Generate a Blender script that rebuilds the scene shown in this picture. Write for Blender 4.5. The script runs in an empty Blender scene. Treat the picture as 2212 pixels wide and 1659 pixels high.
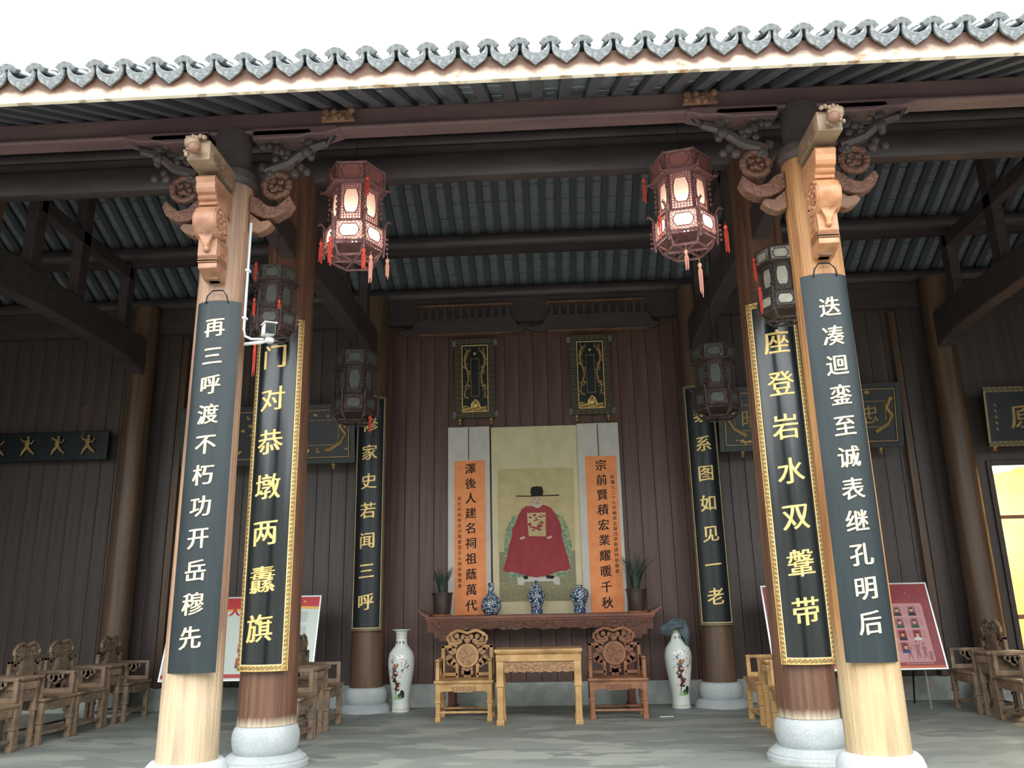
import bpy, bmesh, math, random
from mathutils import Vector, Matrix
C = bpy.context.scene.collection
S = bpy.context.scene
PI = math.pi
random.seed(7)

# ------------------------------------------------------------------ camera, sky, sun, exposure
f_px, pitch, yaw, roll = 1763.3, .2639, .0477, -.0206
Fw = Vector((-math.sin(yaw)*math.cos(pitch), math.cos(yaw)*math.cos(pitch), math.sin(pitch)))
Rt = Vector((math.cos(yaw), math.sin(yaw), 0)); Up = Rt.cross(Fw)
R2 = Rt*math.cos(roll)+Up*math.sin(roll); U2 = -Rt*math.sin(roll)+Up*math.cos(roll)
cam = bpy.data.cameras.new('camera'); camo = bpy.data.objects.new('camera', cam); C.objects.link(camo)
cam.sensor_fit = 'HORIZONTAL'; cam.sensor_width = 36; cam.lens = f_px/2212*36; cam.clip_start = .05; cam.clip_end = 400
M4 = Matrix((R2, U2, -Fw)).transposed().to_4x4(); M4.translation = Vector((.2445, 0, 1.35)); camo.matrix_world = M4
S.camera = camo

wd = bpy.data.worlds.new('overcast_sky'); S.world = wd; wd.use_nodes = True
nt = wd.node_tree; bg = nt.nodes['Background']
bg.inputs[0].default_value = (.95, .985, 1.0, 1); bg.inputs[1].default_value = 3.2
sl = bpy.data.lights.new('soft_sun', 'SUN'); sl.energy = .7; sl.angle = 1.0; sl.color = (1, .96, .9)
so = bpy.data.objects.new('soft_sun', sl); C.objects.link(so)
so.rotation_euler = Vector((.25, -.62, .74)).to_track_quat('Z', 'Y').to_euler()
S.view_settings.view_transform = 'Standard'; S.view_settings.look = 'None'; S.view_settings.gamma = 1
S.view_settings.use_curve_mapping = False; S.view_settings.exposure = .85
S.cycles.max_bounces = 8; S.cycles.diffuse_bounces = 6; S.cycles.sample_clamp_indirect = 6
S.cycles.caustics_reflective = False; S.cycles.caustics_refractive = False

# ------------------------------------------------------------------ materials
def col(h):
    if isinstance(h, str):
        v = [int(h[i:i+2], 16)/255 for i in (0, 2, 4)]
        return tuple((c/12.92 if c < .04045 else ((c+.055)/1.055)**2.4) for c in v)+(1,)
    return tuple(h)+(1,)
def mat(name, c1, c2=None, rough=.6, scale=(6, 6, 6), bump=0, bscale=None, metal=0, spec=.5, lo=.35, hi=.65, c3=None, c3scale=2, c3lo=.5, c3hi=.6, detail=6, coat=0):
    m = bpy.data.materials.new(name); m.use_nodes = True
    t = m.node_tree; N = t.nodes; L = t.links; b = N['Principled BSDF']
    b.inputs['Roughness'].default_value = rough; b.inputs['Metallic'].default_value = metal
    b.inputs['Specular IOR Level'].default_value = spec; b.inputs['Coat Weight'].default_value = coat
    b.inputs['Coat Roughness'].default_value = .12
    c1 = col(c1)
    if c2 is None and not bump:
        b.inputs['Base Color'].default_value = c1; return m
    tc = N.new('ShaderNodeTexCoord')
    def noise(sc, det=detail):
        mp = N.new('ShaderNodeMapping'); mp.inputs['Scale'].default_value = sc if isinstance(sc, tuple) else (sc,)*3
        L.new(tc.outputs['Object'], mp.inputs[0])
        n = N.new('ShaderNodeTexNoise'); n.inputs['Scale'].default_value = 1; n.inputs['Detail'].default_value = det
        L.new(mp.outputs[0], n.inputs['Vector']); return n
    out = None
    if c2 is not None:
        n = noise(scale); r = N.new('ShaderNodeValToRGB'); r.color_ramp.elements[0].position = lo; r.color_ramp.elements[1].position = hi
        r.color_ramp.elements[0].color = c1; r.color_ramp.elements[1].color = col(c2); L.new(n.outputs[0], r.inputs[0]); out = r.outputs[0]
        if c3 is not None:
            n3 = noise(c3scale, 3); r3 = N.new('ShaderNodeMapRange'); r3.inputs[1].default_value = c3lo; r3.inputs[2].default_value = c3hi
            L.new(n3.outputs[0], r3.inputs[0]); mx = N.new('ShaderNodeMix'); mx.data_type = 'RGBA'
            L.new(r3.outputs[0], mx.inputs[0]); L.new(out, mx.inputs[6]); mx.inputs[7].default_value = col(c3); out = mx.outputs[2]
        L.new(out, b.inputs['Base Color'])
    else: b.inputs['Base Color'].default_value = c1
    if bump:
        n = noise(bscale or scale, 5); bp = N.new('ShaderNodeBump'); bp.inputs['Strength'].default_value = bump; bp.inputs['Distance'].default_value = .02
        L.new(n.outputs[0], bp.inputs['Height']); L.new(bp.outputs[0], b.inputs['Normal'])
    return m
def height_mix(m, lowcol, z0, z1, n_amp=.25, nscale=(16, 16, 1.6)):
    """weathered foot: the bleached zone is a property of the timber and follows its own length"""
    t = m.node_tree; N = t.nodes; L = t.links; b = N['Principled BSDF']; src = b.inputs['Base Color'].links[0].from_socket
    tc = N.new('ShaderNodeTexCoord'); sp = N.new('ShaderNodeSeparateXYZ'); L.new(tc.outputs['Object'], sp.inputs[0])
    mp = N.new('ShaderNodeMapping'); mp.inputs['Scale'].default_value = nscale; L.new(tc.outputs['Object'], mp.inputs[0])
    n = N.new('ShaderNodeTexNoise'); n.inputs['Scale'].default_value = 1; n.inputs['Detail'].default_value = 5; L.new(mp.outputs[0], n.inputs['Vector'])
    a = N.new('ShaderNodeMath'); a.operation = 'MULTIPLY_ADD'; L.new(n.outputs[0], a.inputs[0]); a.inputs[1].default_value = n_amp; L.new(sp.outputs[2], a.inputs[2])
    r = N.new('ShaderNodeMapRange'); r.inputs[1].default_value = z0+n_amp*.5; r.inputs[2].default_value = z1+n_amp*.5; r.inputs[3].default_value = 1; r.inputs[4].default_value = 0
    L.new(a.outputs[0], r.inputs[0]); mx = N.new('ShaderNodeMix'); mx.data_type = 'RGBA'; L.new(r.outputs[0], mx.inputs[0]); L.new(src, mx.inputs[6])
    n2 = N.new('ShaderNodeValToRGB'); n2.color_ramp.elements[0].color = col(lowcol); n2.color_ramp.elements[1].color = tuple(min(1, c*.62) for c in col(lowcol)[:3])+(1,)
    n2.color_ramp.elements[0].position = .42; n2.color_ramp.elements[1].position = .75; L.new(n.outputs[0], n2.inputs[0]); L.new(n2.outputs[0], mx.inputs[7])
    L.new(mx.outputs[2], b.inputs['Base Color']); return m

W = {}
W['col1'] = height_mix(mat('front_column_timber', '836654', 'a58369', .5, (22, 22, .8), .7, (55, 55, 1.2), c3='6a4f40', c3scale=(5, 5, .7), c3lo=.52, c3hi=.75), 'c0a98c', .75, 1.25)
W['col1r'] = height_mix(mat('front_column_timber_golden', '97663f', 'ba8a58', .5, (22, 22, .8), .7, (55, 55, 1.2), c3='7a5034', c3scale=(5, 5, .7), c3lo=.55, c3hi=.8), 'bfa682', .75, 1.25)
W['col2'] = height_mix(mat('second_column_timber', '5f4236', '805c48', .42, (22, 22, .8), .5, (55, 55, 1.2), c3='5c3a2c', c3scale=(5, 5, .7), c3lo=.5, c3hi=.8), 'ddd0b6', .33, .43, .08, (30, 30, 3))
W['col3'] = mat('inner_column_timber', '4f3c31', '69523f', .42, (14, 14, .7), .2, (40, 40, 1.5))
W['dark'] = mat('dark_roof_timber', '403839', '504544', .5, (2, 9, 9), .15)  # lightened so the roof timber colour carries some veiling haze
W['red'] = mat('reddish_eave_timber', '5b4648', '6b5352', .5, (1.2, 8, 8), .15)
W['raft'] = mat('hazed_rafter_timber', '47484e', '535358', .6, (9, 2, 9))  # haze put into the colour: rafters lifted to blue-grey
W['wall'] = mat('brown_wall_plank', '523c37', '6b4e46', .42, (16, 16, .6), .12, (40, 40, 1))
W['wallsm'] = mat('smoky_wall_plank', '453c3a', '564a45', .45, (16, 16, .6), .12, (40, 40, 1))
W['tan'] = mat('golden_tan_furniture', 'b98f58', 'd2ab74', .42, (5, 5, 5), .15, (30, 30, 30), c3='8f6440', c3scale=4, c3lo=.5, c3hi=.75)
W['brown'] = mat('reddish_brown_furniture', '8e5d42', 'ab7856', .42, (5, 5, 5), .15, (30, 30, 30), c3='6b4330', c3scale=4, c3lo=.5, c3hi=.75)
W['grey'] = mat('dusty_brown_furniture', '7f6b59', 'a38a70', .5, (5, 5, 5), .15, (30, 30, 30), c3='55463c', c3scale=4, c3lo=.45, c3hi=.7)
W['carve'] = mat('carved_orange_timber', 'a9724d', 'c6926a', .42, (6, 6, 6), .2, (25, 25, 25), c3='7d4a2e', c3scale=5, c3lo=.52, c3hi=.75)
W['carved'] = mat('dark_carved_timber', '6a4c3c', '87634c', .5, (6, 6, 6), .5, (45, 45, 45))
W['relief'] = mat('relief_carved_timber', '9a7350', 'c7a27a', .5, (45, 45, 45), 1, (60, 60, 60), detail=3)
W['reliefb'] = mat('relief_reddish_timber', '7c5240', 'a6765c', .5, (45, 45, 45), 1, (60, 60, 60), detail=3)
W['reliefg'] = mat('relief_dusty_timber', '6f5e50', '94806b', .5, (45, 45, 45), 1, (60, 60, 60), detail=3)
W['reliefd'] = mat('dark_relief_timber', '5e3f33', '7e5747', .5, (40, 40, 40), 1, (50, 50, 50), detail=3)
W['altar'] = mat('altar_timber', '6f4436', '8c5a45', .38, (2, 9, 9), .12)
W['stone'] = mat('pale_granite', 'adb4b6', 'c3c9ca', .7, (60, 60, 60), .1, (80, 80, 80), c3='a7aeb0', c3scale=3, c3lo=.45, c3hi=.7)
W['sill'] = mat('grey_sill_stone', 'a0a9a5', 'b8bfba', .75, (8, 8, 8), .2, (30, 30, 30), c3='c9c2b8', c3scale=3, c3lo=.6, c3hi=.66)
W['tile'] = mat('grey_clay_tile', '64686a', '85898a', .85, (28, 28, 28), .5, (50, 50, 50), c3='a5a7a3', c3scale=22, c3lo=.6, c3hi=.7)
W['ctile'] = mat('slate_ceiling_tile', '6d7378', '7d8286', .7, (14, 14, 14), .2)
W['mortar'] = mat('pale_mortar', '8d989b')
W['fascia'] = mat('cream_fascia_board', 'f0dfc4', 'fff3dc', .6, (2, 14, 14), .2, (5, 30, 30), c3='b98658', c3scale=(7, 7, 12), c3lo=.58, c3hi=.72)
W['slate'] = mat('slate_black_board', '182226', '1f2a2e', .5, (30, 30, 2), 0, spec=.4)
W['lacq'] = mat('glossy_black_lacquer', '0c1417', '141d20', .24, (20, 20, 2), .05, (12, 12, 3), coat=.2)
W['lacqd'] = mat('dull_black_lacquer', '10181b', '1a2326', .4, (20, 20, 2))
W['gold'] = mat('gilt', 'e6c274', 'f3d894', .42, (30, 30, 30), .15, (60, 60, 60), metal=.35)
W['goldpale'] = mat('pale_gilt', 'f0dba6', 'f8e9bf', .5, (30, 30, 30), .1, metal=.15)
W['goldd'] = mat('aged_gilt', 'a08152', 'c3a266', .5, (40, 40, 40), .5, (70, 70, 70), metal=.3)
W['fretg'] = mat('gilt_border', 'dcae62', 'f0cb86', .42, (30, 30, 30), .1, metal=.3)
W['fretd'] = mat('dull_gilt_border', '8d7c5a', 'a8946a', .5, (30, 30, 30), .1, metal=.2)
W['black'] = mat('black_paint', '15181a', rough=.5)
W['iron'] = mat('dark_iron', '2a2a2c', rough=.5, metal=.6)
W['white'] = mat('white_plastic', 'dfe2e0', rough=.35)
W['pipe'] = mat('grey_conduit', 'a9aeae', rough=.4)
W['porc'] = mat('white_porcelain', 'dfe8e2', 'e9efea', .12, (5, 5, 5), coat=.4)
W['lwood'] = mat('lantern_rosewood', '6e4847', '8a6361', .45, (20, 20, 20), .5, (60, 60, 60))
W['lwoodd'] = mat('dark_lantern_wood', '3c2f2e', '554341', .45, (20, 20, 20), .5, (60, 60, 60))
W['tassel'] = mat('red_tassel_silk', 'd03c2e', 'e25c48', .7, (80, 80, 8))
W['tasselp'] = mat('faded_pink_tassel', 'd98f7c', 'e8b09c', .7, (80, 80, 8))
W['paperc'] = mat('cream_scroll_silk', 'd8cca4', 'e2d7b2', .8, (5, 5, 3), 0)
W['paperg'] = mat('grey_scroll_silk', 'cfcac2', 'd9d5cd', .8, (7, 7, 3))
W['orange'] = mat('orange_scroll_paper', 'fb9a62', 'ffa870', .8, (9, 9, 9))
W['ink'] = mat('black_ink', '231c1a', rough=.8)
W['pictan'] = mat('aged_portrait_silk', 'c3b384', 'd0c192', .8, (6, 6, 6))
W['robe'] = mat('crimson_robe_paint', '9c3a42', 'a8454b', .8, (10, 10, 4))
W['carpet'] = mat('green_carpet_paint', '7b7a62', 'a5a07f', .8, (70, 70, 70), detail=2, lo=.45, hi=.55)
W['teal'] = mat('teal_brocade_paint', '6d9384', 'a9ad80', .8, (35, 35, 35), detail=1, lo=.45, hi=.55)
W['skin'] = mat('painted_skin', 'cdb69c', rough=.8)
W['pot'] = mat('dark_brown_pot', '3a2c29', '4a3934', .4, (20, 20, 20))
W['leaf'] = mat('orchid_leaf', '1f3026', '31493a', .5, (30, 30, 5))
W['cloth'] = mat('grey_blue_cloth', '4f5d63', '66757b', .8, (12, 12, 12), .3, (90, 90, 90))
W['alu'] = mat('silver_frame', 'c9ced0', rough=.3, metal=.7)
W['ring'] = mat('faded_print', 'c98a8c', 'cf9294', .5, (9, 9, 9))
W['pwhite'] = mat('poster_white', 'd5e0d8', rough=.35)
W['pred'] = mat('poster_red', 'c1272d', rough=.35)
W['pdred'] = mat('poster_dark_red', '7c1f26', 'a23038', .35, (3, 3, 3))
W['ppink'] = mat('poster_pink', 'd09598', rough=.4)
W['pyel'] = mat('poster_yellow', 'edb84a', rough=.35)
W['pora'] = mat('poster_orange', 'dd6a35', rough=.35)
W['pgrey'] = mat('print_grey', '9aa39c', rough=.5)
W['pgr2'] = mat('print_mauve', 'a86f74', rough=.5)
W['pblue'] = mat('print_blue', '27417c', rough=.5)
W['pgreen'] = mat('print_green', '2b5a45', rough=.5)
W['pskin'] = mat('print_skin', 'dba98a', rough=.5)
W['pdark'] = mat('print_dark', '23262b', rough=.5)
W['cour'] = mat('courtyard_stone', '9a9c96', 'aeb0a9', .8, (3, 3, 3))
W['plaster'] = mat('lime_plaster', 'cfccc2', 'dedbd2', .85, (2, 2, 2))  # pale tone chosen to bounce daylight deep into the hall
W['petal'] = mat('pink_petal_enamel', 'dba3a0', 'e9c6bd', .2, (60, 60, 60))
W['bark'] = mat('brown_branch_enamel', '3f2d27', '65483a', .2, (60, 60, 60))
W['grass'] = mat('green_grass_enamel', '7db04f', '97c46a', .2, (60, 60, 60))
W['bird'] = mat('rust_bird_enamel', 'a35d35', 'bb7a4c', .2, (60, 60, 60))
W['birdb'] = mat('blue_bird_enamel', '3e5566', '5b7b8c', .2, (60, 60, 60))

def floor_material():
    m = mat('worn_concrete_floor', '8f958f', 'a2a69d', .6, (.9, 1.9, 1), .06, (14, 14, 14), c3='838984', c3scale=(1.1, 2.2, 1), c3lo=.53, c3hi=.55, lo=.49, hi=.53, detail=10); return m
W['floor'] = floor_material()
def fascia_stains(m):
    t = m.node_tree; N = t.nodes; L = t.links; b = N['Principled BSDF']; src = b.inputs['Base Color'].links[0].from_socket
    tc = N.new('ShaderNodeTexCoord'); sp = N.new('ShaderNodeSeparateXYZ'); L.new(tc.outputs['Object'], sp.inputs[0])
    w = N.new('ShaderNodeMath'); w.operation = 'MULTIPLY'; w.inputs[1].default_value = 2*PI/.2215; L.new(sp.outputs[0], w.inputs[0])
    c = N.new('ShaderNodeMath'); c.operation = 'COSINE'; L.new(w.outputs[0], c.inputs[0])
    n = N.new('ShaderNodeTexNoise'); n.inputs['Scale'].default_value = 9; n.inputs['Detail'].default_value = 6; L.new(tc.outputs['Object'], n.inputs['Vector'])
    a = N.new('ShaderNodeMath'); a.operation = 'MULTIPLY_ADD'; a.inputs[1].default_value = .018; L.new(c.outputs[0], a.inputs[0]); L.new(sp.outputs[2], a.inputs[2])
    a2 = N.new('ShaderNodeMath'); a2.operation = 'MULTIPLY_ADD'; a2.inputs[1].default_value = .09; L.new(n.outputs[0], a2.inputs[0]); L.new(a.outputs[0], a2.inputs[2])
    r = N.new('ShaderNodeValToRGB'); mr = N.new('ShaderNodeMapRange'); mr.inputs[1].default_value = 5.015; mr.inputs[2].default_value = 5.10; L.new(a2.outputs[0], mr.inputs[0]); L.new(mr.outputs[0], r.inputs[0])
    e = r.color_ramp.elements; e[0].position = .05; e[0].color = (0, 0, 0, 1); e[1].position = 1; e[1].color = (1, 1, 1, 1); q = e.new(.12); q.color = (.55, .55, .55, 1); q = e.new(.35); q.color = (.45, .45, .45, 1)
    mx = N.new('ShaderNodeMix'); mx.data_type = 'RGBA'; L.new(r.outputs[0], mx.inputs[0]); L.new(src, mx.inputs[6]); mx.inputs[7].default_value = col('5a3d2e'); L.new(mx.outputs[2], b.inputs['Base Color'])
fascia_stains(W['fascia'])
def blue_white():
    m = bpy.data.materials.new('blue_and_white_glaze'); m.use_nodes = True; t = m.node_tree; N = t.nodes; L = t.links; b = N['Principled BSDF']
    b.inputs['Roughness'].default_value = .15; tc = N.new('ShaderNodeTexCoord')
    v = N.new('ShaderNodeTexVoronoi'); v.feature = 'DISTANCE_TO_EDGE'; v.inputs['Scale'].default_value = 30
    n = N.new('ShaderNodeTexNoise'); n.inputs['Scale'].default_value = 34; n.inputs['Distortion'].default_value = 1.5
    L.new(tc.outputs['Object'], v.inputs['Vector']); L.new(tc.outputs['Object'], n.inputs['Vector'])
    a = N.new('ShaderNodeMath'); a.operation = 'LESS_THAN'; a.inputs[1].default_value = .10; L.new(v.outputs[0], a.inputs[0])
    c = N.new('ShaderNodeMath'); c.operation = 'GREATER_THAN'; c.inputs[1].default_value = .53; L.new(n.outputs[0], c.inputs[0])
    v2 = N.new('ShaderNodeTexVoronoi'); v2.inputs['Scale'].default_value = 11; L.new(tc.outputs['Object'], v2.inputs['Vector'])
    d = N.new('ShaderNodeMath'); d.operation = 'LESS_THAN'; d.inputs[1].default_value = .2; L.new(v2.outputs[0], d.inputs[0])
    s = N.new('ShaderNodeMath'); s.operation = 'MAXIMUM'; L.new(a.outputs[0], s.inputs[0]); L.new(c.outputs[0], s.inputs[1])
    s2 = N.new('ShaderNodeMath'); s2.operation = 'MAXIMUM'; L.new(s.outputs[0], s2.inputs[0]); L.new(d.outputs[0], s2.inputs[1])
    mx = N.new('ShaderNodeMix'); mx.data_type = 'RGBA'; mx.inputs[6].default_value = col('cfdde0'); mx.inputs[7].default_value = col('24395c')
    L.new(s2.outputs[0], mx.inputs[0]); L.new(mx.outputs[2], b.inputs['Base Color']); return m
W['bw'] = blue_white()
def translucent(name, c, emit=0):
    m = bpy.data.materials.new(name); m.use_nodes = True; t = m.node_tree; N = t.nodes; L = t.links
    N.remove(N['Principled BSDF']); o = N['Material Output']; d = N.new('ShaderNodeBsdfDiffuse'); tr = N.new('ShaderNodeBsdfTranslucent')
    d.inputs[0].default_value = col(c); tr.inputs[0].default_value = col(c); mx = N.new('ShaderNodeMixShader'); mx.inputs[0].default_value = .5
    L.new(d.outputs[0], mx.inputs[1]); L.new(tr.outputs[0], mx.inputs[2]); L.new(mx.outputs[0], o.inputs[0]); return m
W['lpanel'] = translucent('lantern_silk', 'f0d6c4'); W['lpink'] = translucent('pink_lantern_silk', 'c8807c')
W['lback'] = translucent('pale_lantern_silk', 'b58d86'); W['lpald'] = mat('dusty_lantern_glass', 'a9a89c', 'c4c2b4', .3, (15, 15, 15)); W['lpalk'] = mat('dim_lantern_glass', '4f544e', '5d625a', .4, (15, 15, 15))
def emis(name, c, s):
    m = bpy.data.materials.new(name); m.use_nodes = True; t = m.node_tree; N = t.nodes; N.remove(N['Principled BSDF']); e = N.new('ShaderNodeEmission')
    e.inputs[0].default_value = col(c); e.inputs[1].default_value = s; t.links.new(e.outputs[0], N['Material Output'].inputs[0]); return m
W['bulb'] = emis('lit_bulb', 'fff0d8', 12)
W['lroom'] = mat('cream_room_wall', 'e8d2a0', 'efdcae', .7, (3, 3, 3))

# ------------------------------------------------------------------ mesh helpers
class MB:
    def __init__(s): s.v = []; s.f = []
    def add(s, vs, fs):
        n = len(s.v); s.v += [tuple(p) for p in vs]; s.f += [tuple(n+i for i in q) for q in fs]; return s
    def box(s, x, y, z, sx, sy, sz, rot=None):
        vs = [Vector((i*sx/2, j*sy/2, k*sz/2)) for i in (-1, 1) for j in (-1, 1) for k in (-1, 1)]
        if rot is not None: vs = [rot @ p for p in vs]
        c = Vector((x, y, z))
        return s.add([p+c for p in vs], [(0, 1, 3, 2), (4, 6, 7, 5), (0, 4, 5, 1), (2, 3, 7, 6), (0, 2, 6, 4), (1, 5, 7, 3)])
    def bb(s, x0, x1, y0, y1, z0, z1): return s.box((x0+x1)/2, (y0+y1)/2, (z0+z1)/2, x1-x0, y1-y0, z1-z0)
    def prism(s, pts, plane, a0, a1):
        m = {'xz': lambda p, a: (p[0], a, p[1]), 'yz': lambda p, a: (a, p[0], p[1]), 'xy': lambda p, a: (p[0], p[1], a)}[plane]
        n = len(pts); vs = [m(p, a0) for p in pts]+[m(p, a1) for p in pts]
        return s.add(vs, [tuple(range(n)), tuple(range(2*n-1, n-1, -1))]+[(i, (i+1) % n, n+(i+1) % n, n+i) for i in range(n)])
    def lathe(s, prof, n=24, c=(0, 0, 0), a0=0, a1=2*PI):
        full = abs(a1-a0-2*PI) < 1e-6; k = n if full else n+1; vs = []
        for r, z in prof:
            for i in range(k):
                a = a0+(a1-a0)*i/n; vs.append((c[0]+r*math.cos(a), c[1]+r*math.sin(a), c[2]+z))
        fs = []
        for j in range(len(prof)-1):
            for i in range(n):
                i2 = (i+1) % k; fs.append((j*k+i, j*k+i2, (j+1)*k+i2, (j+1)*k+i))
        if full:
            if prof[0][0] > 1e-5: fs.append(tuple(range(k-1, -1, -1)))
            if prof[-1][0] > 1e-5: fs.append(tuple((len(prof)-1)*k+i for i in range(k)))
        return s.add(vs, fs)
    def tube(s, pts, r, n=6):
        pts = [Vector(p) for p in pts]; m = len(pts); vs = []; rr = r if isinstance(r, (list, tuple)) else [r]*m
        for i, p in enumerate(pts):
            d = (pts[min(i+1, m-1)]-pts[max(i-1, 0)]).normalized(); u = d.cross(Vector((0, 0, 1)) if abs(d.z) < .9 else Vector((0, 1, 0))).normalized(); w = d.cross(u)
            for k in range(n): a = 2*PI*k/n; vs.append(p+u*(rr[i]*math.cos(a))+w*(rr[i]*math.sin(a)))
        fs = [(i*n+k, i*n+(k+1) % n, (i+1)*n+(k+1) % n, (i+1)*n+k) for i in range(m-1) for k in range(n)]
        fs += [tuple(range(n-1, -1, -1)), tuple((m-1)*n+k for k in range(n))]
        return s.add(vs, fs)
    def ball(s, c, r, sc=(1, 1, 1), n=10, m=7):
        vs = [(c[0], c[1], c[2]-r*sc[2])]
        for j in range(1, m):
            t = -PI/2+PI*j/m
            for i in range(n): a = 2*PI*i/n; vs.append((c[0]+r*sc[0]*math.cos(t)*math.cos(a), c[1]+r*sc[1]*math.cos(t)*math.sin(a), c[2]+r*sc[2]*math.sin(t)))
        vs.append((c[0], c[1], c[2]+r*sc[2])); fs = [(0, 1+(i+1) % n, 1+i) for i in range(n)]
        for j in range(m-2):
            for i in range(n): a = 1+j*n+i; b = 1+j*n+(i+1) % n; fs.append((a, b, b+n, a+n))
        e = len(vs)-1; o = 1+(m-2)*n; fs += [(e, o+i, o+(i+1) % n) for i in range(n)]
        return s.add(vs, fs)
    def cyl(s, c, r, axis, h, n=24):
        o = {'x': lambda u, v, a: (c[0]+a, c[1]+u, c[2]+v), 'y': lambda u, v, a: (c[0]+u, c[1]+a, c[2]+v), 'z': lambda u, v, a: (c[0]+u, c[1]+v, c[2]+a)}[axis]
        vs = [o(r*math.cos(2*PI*i/n), r*math.sin(2*PI*i/n), a) for a in (-h/2, h/2) for i in range(n)]
        return s.add(vs, [tuple(range(n)), tuple(range(2*n-1, n-1, -1))]+[(i, (i+1) % n, n+(i+1) % n, n+i) for i in range(n)])
    def map(s, fn): s.v = [tuple(fn(*p)) for p in s.v]; return s
    def build(s, name, m, parent=None, smooth=False, bevel=0, label=None, sharp=35):
        me = bpy.data.meshes.new(name); me.from_pydata(s.v, [], s.f)
        bm = bmesh.new(); bm.from_mesh(me); bmesh.ops.recalc_face_normals(bm, faces=bm.faces); bm.to_mesh(me); bm.free()
        me.materials.append(W[m] if isinstance(m, str) else m)
        o = bpy.data.objects.new(name, me); C.objects.link(o)
        if parent is not None: o.parent = parent
        if smooth:
            me.shade_smooth() if hasattr(me, 'shade_smooth') else None
            me.set_sharp_from_angle(angle=math.radians(sharp))
        if bevel:
            b = o.modifiers.new('bevel', 'BEVEL'); b.width = bevel; b.segments = 2; b.limit_method = 'ANGLE'
        if label: o['label'] = label
        return o
def tag(o, label, cat, group=None, kind=None):
    if label: o['label'] = label
    if cat: o['category'] = cat
    if group: o['group'] = group
    if kind: o['kind'] = kind
    return o
def empty(name, loc=(0, 0, 0), rz=0, label=None, cat=None, group=None, kind=None):
    o = bpy.data.objects.new(name, None); C.objects.link(o); o.location = loc; o.rotation_euler = (0, 0, rz); o.empty_display_size = .1
    return tag(o, label, cat, group, kind)
def copy_tree(o, parent=None):
    c = o.copy(); C.objects.link(c); c.parent = parent
    for ch in list(o.children): copy_tree(ch, c)
    return c
def dup(o, loc, rz, label, group=None):
    c = copy_tree(o); c.location = loc; c.rotation_euler = (0, 0, rz); c['label'] = label
    if group: c['group'] = group
    return c
def remat(o, m):
    for ch in o.children_recursive:
        if ch.type == 'MESH' and ch.material_slots:
            rl = ch.data.materials[0].name.startswith('relief')
            ch.material_slots[0].link = 'OBJECT'; ch.material_slots[0].material = W[{'tan': 'relief', 'brown': 'reliefb', 'grey': 'reliefg'}[m] if rl else m]
def share(mesh_obj, name, parent, loc=None, rot=None, scale=None):
    c = bpy.data.objects.new(name, mesh_obj.data if hasattr(mesh_obj, 'data') else mesh_obj); C.objects.link(c); c.parent = parent
    if loc: c.location = loc
    if rot: c.rotation_euler = rot
    if scale: c.scale = scale
    return c

# ------------------------------------------------------------------ brush lettering
_g = {}
def glyph(ch, cuts=False, bold=1.0, slant=.10):
    """outline of a character, about 1 unit high, centred; strokes fattened like brush work. returns (2D verts, normals or None, faces)"""
    key = (ch, cuts, bold, slant)
    if key in _g: return _g[key]
    cu = bpy.data.curves.new('t', 'FONT'); cu.body = ch; cu.size = 1; cu.resolution_u = 3
    o = bpy.data.objects.new('t', cu); C.objects.link(o)
    me = bpy.data.meshes.new_from_object(o.evaluated_get(bpy.context.evaluated_depsgraph_get()))
    bpy.data.objects.remove(o); bpy.data.curves.remove(cu)
    bm = bmesh.new(); bm.from_mesh(me); bpy.data.meshes.remove(me)
    if cuts:
        for i in range(1, 10):
            g = bm.verts[:]+bm.edges[:]+bm.faces[:]
            bmesh.ops.bisect_plane(bm, geom=g, plane_co=(i/10+.003, 0, 0), plane_no=(1, 0, 0))
    bmesh.ops.remove_doubles(bm, verts=bm.verts, dist=1e-5)
    bmesh.ops.recalc_face_normals(bm, faces=bm.faces)
    if bm.faces and sum(fc.normal.z for fc in bm.faces) < 0: bmesh.ops.reverse_faces(bm, faces=bm.faces)
    bm.verts.index_update(); nm = {}; side = []
    for e in bm.edges:
        if len(e.link_faces) == 1:
            l = e.link_loops[0]; a = l.vert.co; b = l.link_loop_next.vert.co; d = (b-a).normalized(); n = Vector((d.y, -d.x, 0))
            side.append((l.vert.index, l.link_loop_next.vert.index))
            for v in e.verts: nm[v.index] = nm.get(v.index, Vector((0, 0, 0)))+n
    vs = [(v.co.x-.5, v.co.y-.38) for v in bm.verts]; ns = []
    for i in range(len(vs)):
        n = nm.get(i)
        ns.append((0, 0) if n is None or n.length < 1e-6 else tuple(n.normalized()[:2]))
    out = []
    for (x, y), (nx, ny) in zip(vs, ns):
        w = .5+.5*math.sin((x*9+y*7))                     # stroke weight swells and thins like a brush
        x2 = x+nx*.022*bold*(1+.5*w); y2 = y+ny*.010*bold*(.6+w)
        out.append((x2, y2+slant*x2))
    _g[key] = (out, ns, [tuple(v.index for v in fc.verts) for fc in bm.faces], side); bm.free()
    return _g[key]
def letter(mb, ch, x, z, size, h, fn=None, cuts=False, bold=1.0, slant=.10, sx=1.0):
    """fn maps (u, v, height) to a point; raised letter with bevelled flanks"""
    vs, ns, fs, side = glyph(ch, cuts, bold, slant); n = len(vs)
    fn = fn or (lambda u, v, k: (u, -k, v)); b = .012
    lo = [fn(x+p[0]*size*sx, z+p[1]*size, 0) for p in vs]
    hi = [fn(x+(p[0]-q[0]*b)*size*sx, z+(p[1]-q[1]*b)*size, h) for p, q in zip(vs, ns)]
    mb.add(lo+hi, [tuple(i+n for i in q) for q in fs]+[(a, b_, b_+n, a+n) for a, b_ in side])
    return mb

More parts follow.
